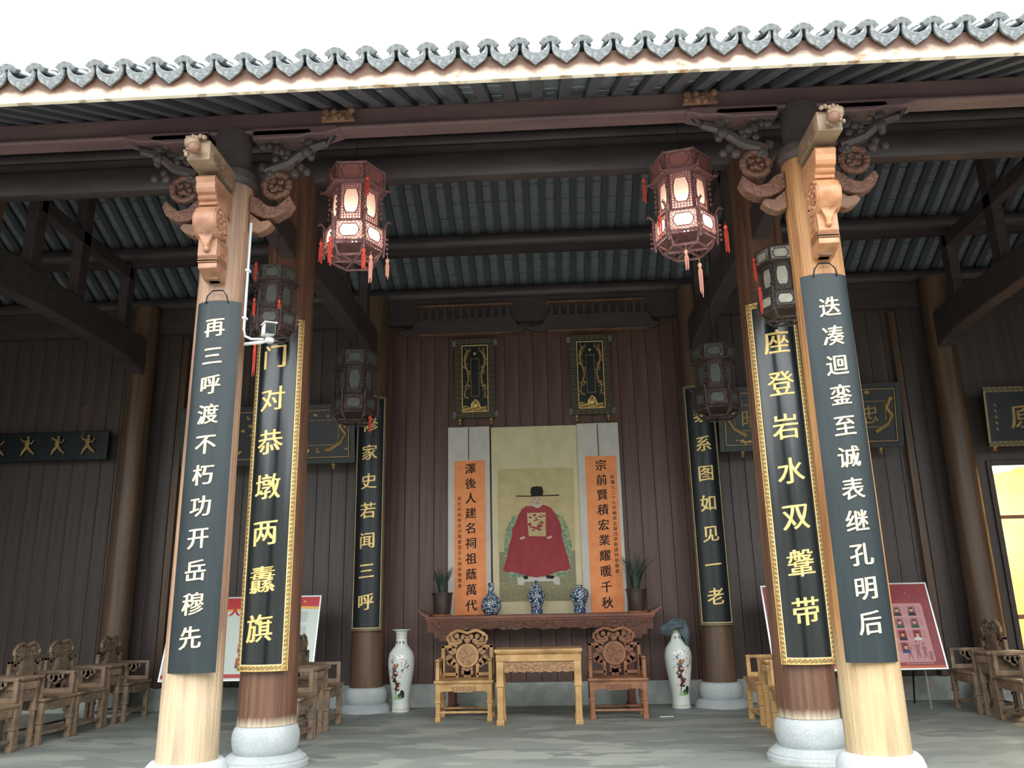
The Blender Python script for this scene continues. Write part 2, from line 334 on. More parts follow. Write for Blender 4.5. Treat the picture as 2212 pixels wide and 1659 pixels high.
# ------------------------------------------------------------------ structure
ridge_y, ridge_z, slope = 9.76, 7.33, .5
def roofz(y): return ridge_z-slope*abs(y-ridge_y)+.055
tag(MB().bb(-9.3, 9.3, 5.35, 12.3, -.3, 0).build('floor', 'floor'), 'worn grey concrete hall floor with pale patches', None, kind='structure')
tag(MB().bb(-16, 16, -12, 5.35, -.5, -.28).build('ground', 'cour'), 'paved courtyard in front of the hall', None, kind='structure')

# plank walls: each plank a part
def plank_wall(name, x0, x1, y, z0, z1, m, w=.22, label=''):
    r = empty(name, (0, 0, 0), label=label, kind='structure'); n = max(1, round((x1-x0)/w)); w = (x1-x0)/n
    base = MB().bb(-w/2+.003, w/2-.003, 0, .03, 0, z1-z0).build('plank', m, r, bevel=.004)
    base.location = (x0+w/2, y, z0)
    for i in range(1, n): share(base, 'plank', r, (x0+w*(i+.5), y+random.uniform(0, .004), z0)).modifiers.new('bevel', 'BEVEL').width = .003
    MB().bb(x0, x1, y+.031, y+.08, z0, z1).build('backing_board', m, r)
    return r
wb = plank_wall('wall_back', -2.38, 2.38, 12.0, .31, 5.6, 'wall', label='brown plank back wall behind the altar')
plank_wall('wall_left', -5.97, -2.38, 12.0, .31, 5.6, 'wallsm', label='dark plank wall behind the pale notice board')
plank_wall('wall_right', 2.38, 5.97, 12.0, .31, 5.6, 'wallsm', label='dark plank wall behind the red notice board')
plank_wall('wall_far_left', -9.3, -5.97, 12.0, .31, 5.6, 'wallsm', label='dark plank wall at the far left corner')
tag(MB().bb(-9.3, -5.97, 11.93, 12.08, 0, .31).build('trim_1', 'sill'), 'stone sill under the far left planks', None, kind='structure')
tag(MB().bb(-5.97, -2.38, 11.93, 12.08, 0, .31).build('trim_2', 'sill', bevel=.01), 'stone sill under the left bay planks', None, kind='structure')
tag(MB().bb(-2.38, 2.38, 11.93, 12.08, 0, .31).build('trim_3', 'sill', bevel=.01), 'stone sill under the altar wall', None, kind='structure')
tag(MB().bb(2.38, 5.97, 11.93, 12.08, 0, .31).build('trim_4', 'sill', bevel=.01), 'stone sill under the right bay planks', None, kind='structure')
# door bay on the right with its lit room
m = MB(); m.bb(5.97, 6.42, 11.9, 12.05, 0, 5.6).bb(7.75, 9.3, 11.9, 12.05, 0, 5.6).bb(6.42, 7.75, 11.9, 12.05, 3.2, 5.6)
tag(m.build('wall_door_side', 'wallsm'), 'dark wall around the lit doorway', None, kind='structure')
d = empty('door_1', label='lit doorway under the black sign at right edge', kind='structure')
m = MB(); m.bb(6.42, 6.49, 11.86, 12.05, 0, 3.2).bb(7.68, 7.75, 11.86, 12.05, 0, 3.2).bb(6.49, 7.68, 11.86, 12.05, 3.12, 3.2); m.build('door_frame', 'dark', d, bevel=.008)
m = MB(); m.bb(6.49, 6.51, 11.95, 12.02, 0, 3.12).bb(6.51, 7.68, 11.96, 12.0, 2.38, 2.43).bb(6.51, 7.68, 11.96, 12.0, 1.02, 1.08); m.build('window_bar', 'brown', d)
rm = MB(); rm.bb(6.3, 9.2, 14.6, 14.7, 0, 3.4).bb(6.2, 6.3, 12.05, 14.7, 0, 3.4).bb(9.2, 9.3, 12.05, 14.7, 0, 3.4).bb(6.2, 9.3, 12.05, 14.7, 3.4, 3.5).bb(6.2, 9.3, 12.05, 14.7, -.1, 0)
tag(rm.build('wall_side_room', 'lroom'), 'cream walls of the lit side room', None, kind='structure')
lamp = empty('ceiling_lamp', (7.4, 13.4, 3.4), label='glowing round lamp inside the lit side room', cat='lamp')
MB().lathe([(0, -.16), (.16, -.14), (.24, -.06), (.24, 0)], 20).build('lamp_shade', 'bulb', lamp, smooth=True)
MB().cyl((0, 0, .0), .26, 'z', .03).build('lamp_base', 'white', lamp)
pl = bpy.data.lights.new('room_lamp', 'POINT'); pl.energy = 110; pl.color = (1, .86, .55); pl.shadow_soft_size = .25
po = bpy.data.objects.new('room_lamp', pl); C.objects.link(po); po.location = (7.4, 13.2, 2.6)
# outer walls that close the hall
m = MB(); m.bb(-9.4, -9.3, 5.35, 12.3, 0, 7.3); tag(m.build('wall_gable_left', 'wallsm'), 'dark gable wall at far left', None, kind='structure')
m = MB(); m.bb(9.3, 9.4, 5.35, 12.3, 0, 7.3); tag(m.build('wall_gable_right', 'wallsm'), 'dark gable wall at far right', None, kind='structure')
m = MB(); m.bb(-9.3, 9.3, 12.1, 12.25, 3.5, 6.3).bb(-9.3, 6.2, 12.1, 12.25, 0, 3.5); tag(m.build('wall_upper_back', 'wallsm'), 'dark upper wall above the plank walls', None, kind='structure')

# ceiling: rafters and slate tiles between them
pt = .2215; XN = 41
ceil = empty('ceiling', label='underside of the tiled roof with dark rafters', kind='structure')
ang = math.atan(slope)
def slope_piece(name, m, parent, w, L, t): return MB().bb(-w/2, w/2, -L/2, L/2, -t, 0).build(name, m, parent)
Lf = (ridge_y-5.08)/math.cos(ang); Lb = (12.15-ridge_y)/math.cos(ang)
rf = slope_piece('rafter', 'raft', ceil, .088, Lf, .06); rb = slope_piece('rafter', 'raft', ceil, .088, Lb, .06)
yf = (ridge_y+5.08)/2; yb = (12.15+ridge_y)/2
for i in range(-XN, XN+1):
    x = i*pt
    a = rf if i == -XN else share(rf, 'rafter', ceil); a.location = (x, yf, roofz(yf)); a.rotation_euler = (ang, 0, 0)
    a = rb if i == -XN else share(rb, 'rafter', ceil); a.location = (x, yb, roofz(yb)); a.rotation_euler = (-ang, 0, 0)
tl = .27; tproto = MB().bb(-.065, .065, -tl/2+.004, tl/2-.004, 0, .02).build('slate_tile', 'ctile', ceil)
tproto.location = (pt/2, 5.3, roofz(5.3)+.005); tproto.rotation_euler = (ang, 0, 0)
far = MB(); mort = MB()
def tilt(y, z, dy, sgn): return
for i in range(-XN, XN):
    x = (i+.5)*pt; center = -11 <= i <= 10
    for k in range(40):
        y = 5.2+k*tl*math.cos(ang)
        if y > 12.1: break
        if abs(y-ridge_y) < .13: continue
        sg = 1 if y < ridge_y else -1; zz = roofz(y)+.004+random.uniform(0, .006)
        if center and (y < 6.1 or 10.15 < y < 12.0):
            o = share(tproto, 'slate_tile', ceil, (x+random.uniform(-.003, .003), y, zz), (sg*ang+random.uniform(-.01, .01), 0, 0))
        else: far.box(x, y, zz+.01, .13, tl-.008, .02, Matrix.Rotation(sg*ang, 3, 'X'))
        if random.random() < .3: mort.box(x+random.uniform(-.01, .01), y+sg*.0+tl*.43, roofz(y+tl*.43)-.002, random.uniform(.08, .12), .006, .01, Matrix.Rotation(sg*ang, 3, 'X'))
o = far.build('slate_tile', 'ctile', ceil); o['kind'] = 'stuff'
o = mort.build('mortar_joints', 'mortar', ceil); o['kind'] = 'stuff'

# roof: deck and tile courses
roof = empty('roof', label='grey tiled roof with scalloped eave', kind='structure')
t = .05; pts = [(5.06, roofz(5.06)+.03), (ridge_y, ridge_z+.085), (12.4, roofz(12.4)+.03), (12.4, roofz(12.4)+.09), (ridge_y, ridge_z+.165), (5.06, roofz(5.06)+.11)]
MB().prism(pts, 'yz', -9.6, 9.6).build('roof_deck', 'ctile', roof)
def arc_pts(r0, r1, a0, a1, n, cx=0, cz=0):
    o = [(cx+r1*math.sin(a0+(a1-a0)*i/n), cz+r1*math.cos(a0+(a1-a0)*i/n)) for i in range(n+1)]
    return o+[(cx+r0*math.sin(a1-(a1-a0)*i/n), cz+r0*math.cos(a1-(a1-a0)*i/n)) for i in range(n+1)]
# cover tile: a convex channel with thick front rim; pan/drip tile: hanging crescent with a point
cz0 = 5.175
cov = MB(); cov.prism(arc_pts(.056, .104, -.98, .98, 8), 'xz', -.02, .035)
cov.map(lambda x, y, z: (x*.93, y, z*.98))
cov.prism([(p[0]*.93, p[1]*.95-.006) for p in arc_pts(.062, .086, -1.1, 1.1, 8)], 'xz', .03, .26)
cov = cov.build('cover_tile', 'tile', roof, bevel=.004)
dr = MB(); up = [(-.088, .05), (-.072, .012), (-.05, -.008), (-.02, -.02), (0, -.021), (.02, -.02), (.05, -.008), (.072, .012), (.088, .05)]
lowp = [(.097, .04), (.1, .0), (.094, -.03), (.08, -.052), (.06, -.068), (.03, -.088), (0, -.112), (-.03, -.088), (-.06, -.068), (-.08, -.052), (-.094, -.03), (-.1, .0), (-.097, .04)]
dr.prism(up+lowp, 'xz', -.012, .012)
pan = [(-.1, .045), (-.07, .0), (0, -.025), (.07, 0), (.1, .045), (.1, .03), (.07, -.016), (0, -.042), (-.07, -.016), (-.1, .03)]
dr.prism(pan, 'xz', .01, .28)
dr = dr.build('drip_tile', 'tile', roof, bevel=.003)
crs = MB()
for k in range(17):
    y0 = .2+k*.3
    crs.prism([(p[0]*.93, p[1]*.95+.004) for p in arc_pts(.064, .09, -1.1, 1.1, 5)], 'xz', y0, y0+.31)
    crs.v[-24:] = [(x, y, z-.006 if y > y0+.1 else z) for x, y, z in crs.v[-24:]]
crs = crs.build('tile_course', 'tile', roof)
pcs = MB()
for k in range(17): pcs.prism(pan, 'xz', .25+k*.3, .25+k*.3+.31)
pcs = pcs.build('pan_course', 'tile', roof)
for i in range(-XN, XN+1):
    jx = random.uniform(-.006, .006); jz = random.uniform(-.005, .005); x = i*pt
    for k, (p, zo) in enumerate(((cov, -.006), (crs, -.006))):
        o = p if i == -XN else share(p, p.name.split('.')[0], roof)
        o.location = (x+.11+(jx if k == 0 else 0), 5.02, cz0-.006+zo+(jz if k == 0 else 0)); o.rotation_euler = (ang, random.uniform(-.06, .06) if k == 0 else 0, 0)
        if p is cov and i > -XN: o.modifiers.new('bevel', 'BEVEL').width = .004
    for k, p in enumerate((dr, pcs)):
        o = p if i == -XN else share(p, p.name.split('.')[0], roof)
        o.location = (x+(jz if k == 0 else 0), 4.995 if k == 0 else 5.0, cz0-.012+(jx*.6 if k == 0 else 0)); o.rotation_euler = (ang if k else ang*.6, random.uniform(-.05, .05) if k == 0 else 0, random.uniform(-.04, .04) if k == 0 else 0)
        if p is dr and i > -XN: o.modifiers.new('bevel', 'BEVEL').width = .003
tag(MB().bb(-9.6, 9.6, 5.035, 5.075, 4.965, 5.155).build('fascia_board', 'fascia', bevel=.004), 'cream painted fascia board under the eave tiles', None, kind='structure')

# the rest of the courtyard: facing hall behind the camera and side galleries, added unseen to screen the low sky
fh = empty('sky_screen_hall', label='plain hall across the courtyard behind the viewer, added to screen the low sky', kind='structure')
MB().bb(-11, 11, -10.4, -10.2, -.3, 5.4).build('plaster_front', 'plaster', fh)
MB().prism([(-8.9, 5.0), (-14, 7.8), (-19, 5.0), (-19, 4.9), (-8.9, 4.85)], 'yz', -11, 11).build('tiled_roof', 'tile', fh)
for i in range(6): MB().lathe([(.2, -.3), (.2, 5.1), (0, 5.1)], 20, (-7.5+3*i, -9.6, 0)).build('column', 'col3', fh, smooth=True)
for s_, nm_ in ((-1, 'left'), (1, 'right')):
    g = empty('sky_screen_gallery', label='plain gallery closing the courtyard on the %s, added to screen the low sky' % nm_, kind='structure')
    MB().bb(*sorted((s_*11, s_*11.2)), -10.2, 5.3, -.3, 4.6).build('gallery_wall', 'plaster', g)
    MB().prism([(s_*9.6, 4.2), (s_*12.5, 5.6), (s_*15, 4.3), (s_*15, 4.2), (s_*9.6, 4.1)], 'xz', -10.2, 4.6).build('gallery_roof', 'tile', g)

# long timbers
def timber(name, m, pieces, label):
    mb = MB()
    for p in pieces: mb.bb(*p)
    return tag(mb.build(name, m, bevel=.012), label, None, kind='structure')
timber('eave_beam', 'red', [(-9.3, 9.3, 6.02, 6.1, 5.26, 5.455), (-9.3, 9.3, 5.97, 6.14, 5.235, 5.27)], 'reddish eave board between the front columns')
MBp = MB().cyl((0, 6.05, 5.36), .06, 'x', 18.6, 16)
bm_ = MB()
bm_.prism([(7.74, 5.83), (7.78, 5.77), (7.85, 5.75), (7.92, 5.77), (7.96, 5.83), (7.97, 5.95), (7.93, 6.04), (7.77, 6.04), (7.73, 5.95)], 'yz', -9.3, 9.3)
bm_.bb(-9.3, 9.3, 7.8, 7.9, 6.04, 6.14); bm_.bb(-9.3, 9.3, 7.76, 7.94, 6.10, 6.13); bm_.cyl((0, 7.85, 6.22), .085, 'x', 18.6, 20)
tag(bm_.build('lintel_beam', 'dark', smooth=True), 'big rounded lintel beam over the second columns', None, kind='structure')
for i, (y, z0, r, extra) in enumerate(((9.76, 7.1, .11, None), (10.98, 6.5, .11, (6.30, 6.42)), (8.8, 6.68, .1, None))):
    mb = MB().cyl((0, y, z0), r, 'x', 18.6, 18)
    if extra: mb.bb(-9.3, 9.3, y-.04, y+.04, extra[0], extra[1])
    tag(mb.build('purlin', 'dark', smooth=True), ['ridge purlin', 'rear purlin under the back roof slope', 'front purlin behind the lintel beam'][i]+' of dark round timber', None, kind='structure')
mb = MB().cyl((0, 11.9, 6.05), .1, 'x', 18.6, 18); mb.bb(-9.3, 9.3, 11.85, 11.95, 5.55, 5.95)
tag(mb.build('rear_beam', 'dark', smooth=True), 'rear wall plate beam above the plaques', None, kind='structure')
# cross beams, curved
def cross_beam(x, y0, y1, z, h=.3, w=.16, sag=.16):
    n = 12; top = []; bot = []
    for i in range(n+1):
        u = i/n; y = y0+(y1-y0)*u; b = sag*(1-(2*u-1)**4); top.append((y, z+h)); bot.append((y, z+b*.6-sag*.6))
    o = MB().prism(bot+top[::-1], 'yz', x-w/2, x+w/2).build('cross_beam', 'dark', bevel=.02)
    return o
nm = {-5.95: 'far left', -2.4: 'left', 2.4: 'right', 5.95: 'far right'}
for x in (-5.95, -2.4, 2.4, 5.95):
    tag(cross_beam(x, 6.1, 7.8, 4.86), 'short curved tie beam at the %s front columns' % nm[x], None, kind='structure')
    tag(cross_beam(x, 7.9, 11.6, 4.95, .4, .2, .3), 'long curved tie beam over the %s of the hall' % nm[x], None, kind='structure')
    mb = MB().bb(x-.07, x+.07, 8.7, 8.9, 5.3, 6.6).bb(x-.07, x+.07, 10.88, 11.08, 5.3, 6.35).bb(x-.07, x+.07, 9.66, 9.86, 5.3, 7.0).bb(x-.07, x+.07, 8.75, 11.0, 6.1, 6.3)
    tag(mb.build('truss_posts', 'dark', bevel=.02), 'short posts carrying the purlins over the %s tie beam' % nm[x], None, kind='structure')
# bracketed rear lintels behind the plaques
for sx, (xa, xb) in (('left', (-1.75, -.3)), ('right', (.25, 1.75))):
    r = empty('bracket_lintel', label='pale-edged carved lintel above the %s plaque' % sx, kind='structure')
    MB().prism([(xa-.35, 5.42), (xa-.1, 5.46), (xa, 5.62), (xb, 5.62), (xb+.1, 5.46), (xb+.2, 5.42), (xb+.1, 5.36), (xa-.2, 5.36)], 'xz', 11.78, 11.84).build('carved_edge', 'dark', r, bevel=.008)
    MB().bb(xa, xb, 11.76, 11.86, 5.80, 5.83).build('ledge', 'carved', r)
    MB().bb(xa, xb, 11.76, 11.84, 5.34, 5.36).build('ledge', 'carved', r)
    for k in range(12): MB().bb(xa+.06+k*(xb-xa-.12)/11-.03, xa+.06+k*(xb-xa-.12)/11+.03, 11.78, 11.84, 5.62, 5.79).build('bracket_block', 'dark', r, bevel=.006)

# ------------------------------------------------------------------ columns
def column(x, y, r0, r1, h, zb, mt, drum, plinth, label, crack=None):
    c = empty('column', (x, y, 0), label=label, cat='column', kind='structure')
    prof = [(r0+(r1-r0)*(k/12), zb+(h-zb)*k/12) for k in range(13)]
    MB().lathe(prof, 40).build('shaft', mt, c, smooth=True)
    if h < 5: MB().lathe([(r1*.9, h), (r1*1.15, h+.05), (r1*1.15, h+.12), (r1*.8, h+.16), (r1*.8, 5.25)], 24).build('capital_block', 'dark', c, smooth=True, sharp=30)
    MB().lathe(drum, 48).build('stone_drum', 'stone', c, smooth=True, sharp=60)
    MB().lathe(plinth, 48).build('stone_plinth', 'stone', c, smooth=True, sharp=50)
    return c
def drum(r, z0, z1): return [(r*.80, z0), (r*.90, z0+.03*(z1-z0)), (r*.97, z0+(z1-z0)*.3), (r, z0+(z1-z0)*.55), (r*.985, z0+(z1-z0)*.75), (r*.93, z0+(z1-z0)*.9), (r*.84, z1), (0, z1)]
def plin(r, z1): return [(r*1.04, 0), (r*1.04, z1*.35), (r*.99, z1*.45), (r*.99, z1*.6), (r*.9, z1*.8), (r*.83, z1), (0, z1)]
for sx, s in ((-1, 'left'), (1, 'right')):
    column(sx*2.37, 6.055, .207, .187, 4.74, .35, 'col1' if sx < 0 else 'col1r', drum(.285, .07, .35), plin(.34, .09), 'front %s timber column behind the plain slate board' % s)
    column(sx*2.43, 7.852, .262, .235, 5.85, .35, 'col2', drum(.30, .09, .35), plin(.37, .11), 'second %s timber column behind the gold-bordered black board' % s)
    column(sx*2.38, 11.667, .225, .2, 5.9, .31, 'col3', drum(.29, .08, .31), plin(.34, .1), 'rear %s timber column beside the altar wall' % s)
    column(sx*5.97, 11.667, .2, .18, 5.9, .31, 'col3', drum(.27, .08, .31), plin(.32, .1), 'rear timber column in the far %s corner' % s)
    column(sx*5.97, 6.055, .207, .187, 4.74, .35, 'col1', drum(.285, .07, .35), plin(.34, .09), 'outermost front %s timber column' % s)
    column(sx*5.97, 7.852, .262, .235, 5.85, .35, 'col2', drum(.30, .09, .35), plin(.37, .11), 'outermost second %s timber column' % s)
    tag(MB().bb(sx*5.42-.05, sx*5.42+.05, 11.9, 12.0, .31, 5.5).build('wall_post', 'col3', bevel=.01), 'slim timber wall post in the %s bay' % s, None, kind='structure')

# ------------------------------------------------------------------ couplet boards
FRET = [(.06, .10, .18, .66), (.06, .54, .62, .66), (.50, .30, .62, .66), (.32, .30, .62, .42), (.40, .78, .94, .90), (.82, .10, .94, .90), (.62, .10, .94, .22)]
def board(cx, cy, Rb, chord, z0, z1, text, zt, zb, size, face, border=0, bmat='fretg', gmat='gold', label='', group=None, plain=True, sx=1.0, bold=1.0, xoff=0):
    b = empty('couplet_board', (cx, cy, z0), label=label, cat='board', group=group); H = z1-z0; am = math.asin(chord/2/Rb)
    def bend(u, v, k): a = u/Rb; return ((Rb+k)*math.sin(a), -(Rb+k)*math.cos(a), v)
    n = 20; pts = []
    for i in range(n+1):
        a = -am+2*am*i/n; pts.append(((Rb)*math.sin(a), -(Rb)*math.cos(a)))
    for i in range(n+1):
        a = am-2*am*i/n; pts.append(((Rb-.025)*math.sin(a), -(Rb-.025)*math.cos(a)))
    MB().prism(pts, 'xy', 0, H).build('panel', face, b, smooth=True, sharp=40)
    U = am*Rb
    if border:
        w = border; g = MB(); fr = MB()
        def strip(mb, u0, u1, v0, v1, k0, k1, nu=1):
            for i in range(nu):
                a, c_ = u0+(u1-u0)*i/nu, u0+(u1-u0)*(i+1)/nu
                mb.add([bend(a, v0, k0), bend(c_, v0, k0), bend(c_, v1, k0), bend(a, v1, k0), bend(a, v0, k1), bend(c_, v0, k1), bend(c_, v1, k1), bend(a, v1, k1)], [(0, 1, 2, 3), (7, 6, 5, 4), (0, 4, 5, 1), (1, 5, 6, 2), (2, 6, 7, 3), (3, 7, 4, 0)])
        strip(g, -U, -U+w, 0, H, 0, .006, 4); strip(g, U-w, U, 0, H, 0, .006, 4); strip(g, -U+w, U-w, 0, w, 0, .006, 12); strip(g, -U+w, U-w, H-w, H, 0, .006, 12)
        gb = g.build('gilt_border', bmat, b)
        e = w*.14; iw = w-2*e
        ny = int(H/iw)
        for k in range(ny):
            v = k*H/ny
            for s_ in (-1, 1):
                for (x0, y0, x1, y1) in FRET:
                    u0 = (s_*(U-w/2))+(-iw/2+x0*iw if s_ > 0 else iw/2-x1*iw); strip(fr, u0, u0+(x1-x0)*iw, v+y0*iw, v+y1*iw, .005, .0075)
        nx = int((2*U-2*w)/iw)
        for k in range(nx):
            u = -U+w+k*(2*U-2*w)/nx
            for vb in (e, H-w+e):
                for (x0, y0, x1, y1) in FRET: strip(fr, u+x0*iw, u+x1*iw, vb+y0*iw, vb+y1*iw, .005, .0075)
        fr.build('fret_pattern', 'black', gb)['kind'] = 'stuff'
        ed = MB(); 
        for s_ in (-1, 1): strip(ed, s_*(U-w)-.003, s_*(U-w)+.003, w, H-w, .005, .009)
        strip(ed, -U+w, U-w, w-.003, w+.003, .005, .009, 12); ed.build('gilt_bead', 'goldpale', gb)
    for i, ch in enumerate(text):
        z = zt+(zb-zt)*i/(len(text)-1)-z0
        letter(MB(), ch, xoff, z, size, .008, bend, True, bold, sx=sx).build('character', gmat, b)
    return b
def hook(b, cx, H):
    MB().tube([(-.09, -cx+.0, H-.02), (-.075, -cx-.01, H+.04), (-.04, -cx, H+.085), (.04, -cx, H+.085), (.075, -cx-.01, H+.04), (.09, -cx, H-.02)], .006).build('wire_hanger', 'iron', b, smooth=True)
b = board(-2.315, 6.07, .25, .345, .935, 3.675, '再三呼渡不朽功开岳穆先', 3.456, 1.172, .162, 'slate', gmat='goldpale', label='curved slate board with small gold characters on front left column', group='hanging couplet boards', bold=.8); hook(b, .24, 2.74)
b = board(2.34, 6.07, .25, .345, .93, 3.705, '迭凑迴銮至诚表继孔明后', 3.439, 1.186, .162, 'slate', gmat='goldpale', label='curved slate board with small gold characters on front right column', group='hanging couplet boards', bold=.8); hook(b, .24, 2.775)
board(-2.42, 7.845, .315, .455, .82, 4.14, '门对恭墩两纛旗', 3.748, 1.19, .255, 'lacq', .055, xoff=-.02, label='glossy black board with large gold characters on second left column', group='hanging couplet boards', bold=1.0)
board(2.42, 7.845, .315, .465, .80, 4.13, '座登岩水双鞶带', 3.721, 1.244, .255, 'lacq', .055, label='glossy black board with large gold characters on second right column', group='hanging couplet boards', bold=1.0)
board(-2.365, 11.677, .265, .42, 1.045, 4.33, '修家史若闻三呼', 3.912, 1.427, .235, 'lacqd', .038, bmat='fretd', gmat='gold', label='narrow black board with gold characters on rear left column', group='hanging couplet boards', bold=1.1)
board(2.375, 11.677, .265, .43, 1.03, 4.335, '黍系图如见一老', 3.897, 1.403, .235, 'lacqd', .038, bmat='fretd', gmat='gold', label='narrow black board with gold characters on rear right column', group='hanging couplet boards', bold=1.1)

# ------------------------------------------------------------------ carved brackets on the front columns
def corbel(x, sx, label):
    c = empty('carved_bracket', (x, 5.862, 3.83), label=label, cat='bracket', group='carved brackets on the front columns'); w = .075
    # local: -y is forward
    MB().prism([(.0, .0), (-.06, 0), (-.19, .055), (-.19, .10), (-.16, .105), (-.16, .125), (-.19, .13), (-.215, .15), (-.215, .29), (-.1, .31), (.0, .31)], 'yz', -w, w).build('stepped_block', 'carve', c, bevel=.006)
    for z_ in (.105, .125, .145): MB().bb(-w-.004, w+.004, -.20, -.02, z_-.004, z_+.004).build('moulding', 'carved', c, bevel=.002)
    for s_ in (-1, 1):
        m = MB(); m.bb(s_*w-.004, s_*w+.004, -.17, -.03, .16, .17).bb(s_*w-.004, s_*w+.004, -.17, -.03, .265, .275).bb(s_*w-.004, s_*w+.004, -.17, -.16, .17, .265).bb(s_*w-.004, s_*w+.004, -.04, -.03, .17, .265).bb(s_*w-.005, s_*w+.005, -.13, -.07, .195, .24); m.build('fret_relief', 'carve', c)
    MB().bb(-.05, .05, -.10, .0, .0, .78).build('back_plate', 'carved', c, bevel=.01)
    MB().cyl((0, -.19, .42), .135, 'x', 2*w+.01, 40).build('scroll_drum', 'carve', c, smooth=True, bevel=.008)
    for s_ in (-1, 1):
        m = MB(); n = 32
        m.tube([(s_*(w+.008), -.19+.118*math.cos(2*PI*i/n), .42+.118*math.sin(2*PI*i/n)) for i in range(n+1)], .011, 6)
        rr = random.Random(3)
        for k in range(26):
            a = rr.uniform(0, 2*PI); q = .095*math.sqrt(rr.random()); m.ball((s_*(w+.006), -.19+q*math.cos(a), .42+q*math.sin(a)), rr.uniform(.012, .024), (.7, 1, 1), 7, 5)
        m.build('drum_relief', 'carve', c, smooth=True)['kind'] = 'stuff'
    MB().prism([(-.10, .545), (-.26, .545), (-.275, .56), (-.26, .575), (-.285, .585), (-.30, .60), (-.29, .615), (-.32, .63), (-.335, .66), (-.34, .70), (-.36, .735), (-.34, .76), (0, .76), (0, .545)], 'yz', -w, w).build('curved_capital', 'carve', c, bevel=.005)
    m = MB()
    for k in range(6): m.ball((-.055+k*.022, -.262, .557), .014, (1, 1, 1), 7, 5)
    m.build('bead_row', 'carve', c, smooth=True)['kind'] = 'stuff'
    m = MB()
    for k in range(-3, 4):
        a = k*.3; m.tube([(0, -.225, .20), (math.sin(a)*.02, -.245, .24), (math.sin(a)*.045, -.25, .28), (math.sin(a)*.068, -.262, .275+.055*math.cos(a))], [.018, .014, .012, .004], 6)
    m.ball((0, -.225, .195), .026).build('acanthus_leaf', 'carve', c, smooth=True)
    MB().bb(-.088, .088, -.50, .0, .80, .96).build('head_beam', 'grey', c, bevel=.006)
    m = MB(); rr = random.Random(5+int(x*10)); m.ball((sx*.0, -.57, .86), .048)
    m.build('carved_ball', 'carved', c, smooth=True)
    m = MB(); m.ball((-.04*sx, -.53, .92), .055, (1.1, 1, .9)); m.ball((-.075*sx, -.52, .95), .03)
    for k in range(16): m.ball((-.03*sx+rr.uniform(-.06, .06), -.54+rr.uniform(-.02, .02), .87+rr.uniform(-.05, .11)), rr.uniform(.012, .024), (1, 1, 1), 6, 5)
    for k in range(5): m.ball((-.06+k*.028, -.535, .965+.01*(k%2)), .02, (1, 1, 1), 6, 5)
    m.build('lion_head', 'grey', c, smooth=True)
    for s_ in (-1, 1):
        m = MB(); rr = random.Random(9)
        for k in range(30): m.ball((s_*.088, rr.uniform(-.46, 0), rr.uniform(.83, .93)), rr.uniform(.012, .022), (.6, 1, 1), 6, 5)
        m.build('side_relief', 'carved', c, smooth=True)['kind'] = 'stuff'
    return c
W['carvel'] = mat('carved_brown_timber', '8a6048', 'a67a60', .42, (6, 6, 6), .2, (25, 25, 25), c3='6b4735', c3scale=5, c3lo=.52, c3hi=.75)
cb = corbel(-2.345, 1, 'carved orange-brown bracket with scroll drum on front left column')
for ch in cb.children:
    if ch.data.materials[0] == W['carve']: ch.data.materials[0] = W['carvel']
corbel(2.345, -1, 'carved golden bracket with scroll drum on front right column')
# wing brackets (pierced, curling), one each side of the front columns
def wing(x, s, label, big=False):  # parts go darker upwards: shade under the eave put into timber tones
    o = empty('wing_bracket', (x, 6.05, 4.35), label=label, cat='bracket', group='curled wing brackets beside the front columns')
    def P(l): return [(s*a, b) for a, b in l]
    MB().prism(P([(0, 0), (.08, -.03), (.15, .0), (.2, .05), (.17, .09), (.10, .08), (.05, .12), (0, .16)]), 'xz', -.05, .05).build('lower_leaf', 'carved', o, bevel=.012)
    MB().prism(P([(0, .17), (.06, .13), (.14, .10), (.22, .10), (.32, .16), (.36, .24), (.33, .30), (.28, .25), (.22, .20), (.14, .22), (.08, .28), (0, .32)]), 'xz', -.06, .06).build('upper_leaf', 'reliefd', o, bevel=.012)
    m = MB(); n = 24; q = .105
    m.tube([(s*(.2+q*math.cos(2*PI*i/n)), 0, .42+q*math.sin(2*PI*i/n)) for i in range(n+1)], .03, 8)
    rr = random.Random(4)
    for k in range(10): m.ball((s*(.2+rr.uniform(-.05, .05)), 0, .42+rr.uniform(-.05, .05)), .025)
    m.build('pierced_ring', 'reliefd', o, smooth=True)
    m = MB()
    for k in range(26): m.ball((s*rr.uniform(.05, .5), rr.uniform(-.03, .03), rr.uniform(.5, .85)), rr.uniform(.03, .06), (1, .8, 1), 7, 5)
    m.tube([(s*.1, 0, .55), (s*.3, 0, .62), (s*.45, 0, .75), (s*.6, 0, .80), (s*.66, 0, .86), (s*.6, 0, .9)], [.05, .05, .04, .035, .03, .01], 7)
    m.build('cloud_carving', 'dark', o, smooth=True)['kind'] = 'stuff'
    for a in (.18, .4): MB().prism(P([(0, .88+a*.1), (a+.3, .88+a*.1), (a+.34, .84+a*.1), (a+.2, .8+a*.1), (0, .8+a*.1)]), 'xz', -.09, .09).build('bracket_arm', 'red', o, bevel=.01)
wing(-2.56, -1, 'curled wing bracket on the outer side of front left column')
wing(-2.18, 1, 'curled wing bracket on the inner side of front left column')
wing(2.18, -1, 'curled wing bracket on the inner side of front right column')
wing(2.56, 1, 'curled wing bracket with pierced ring on the outer side of front right column')
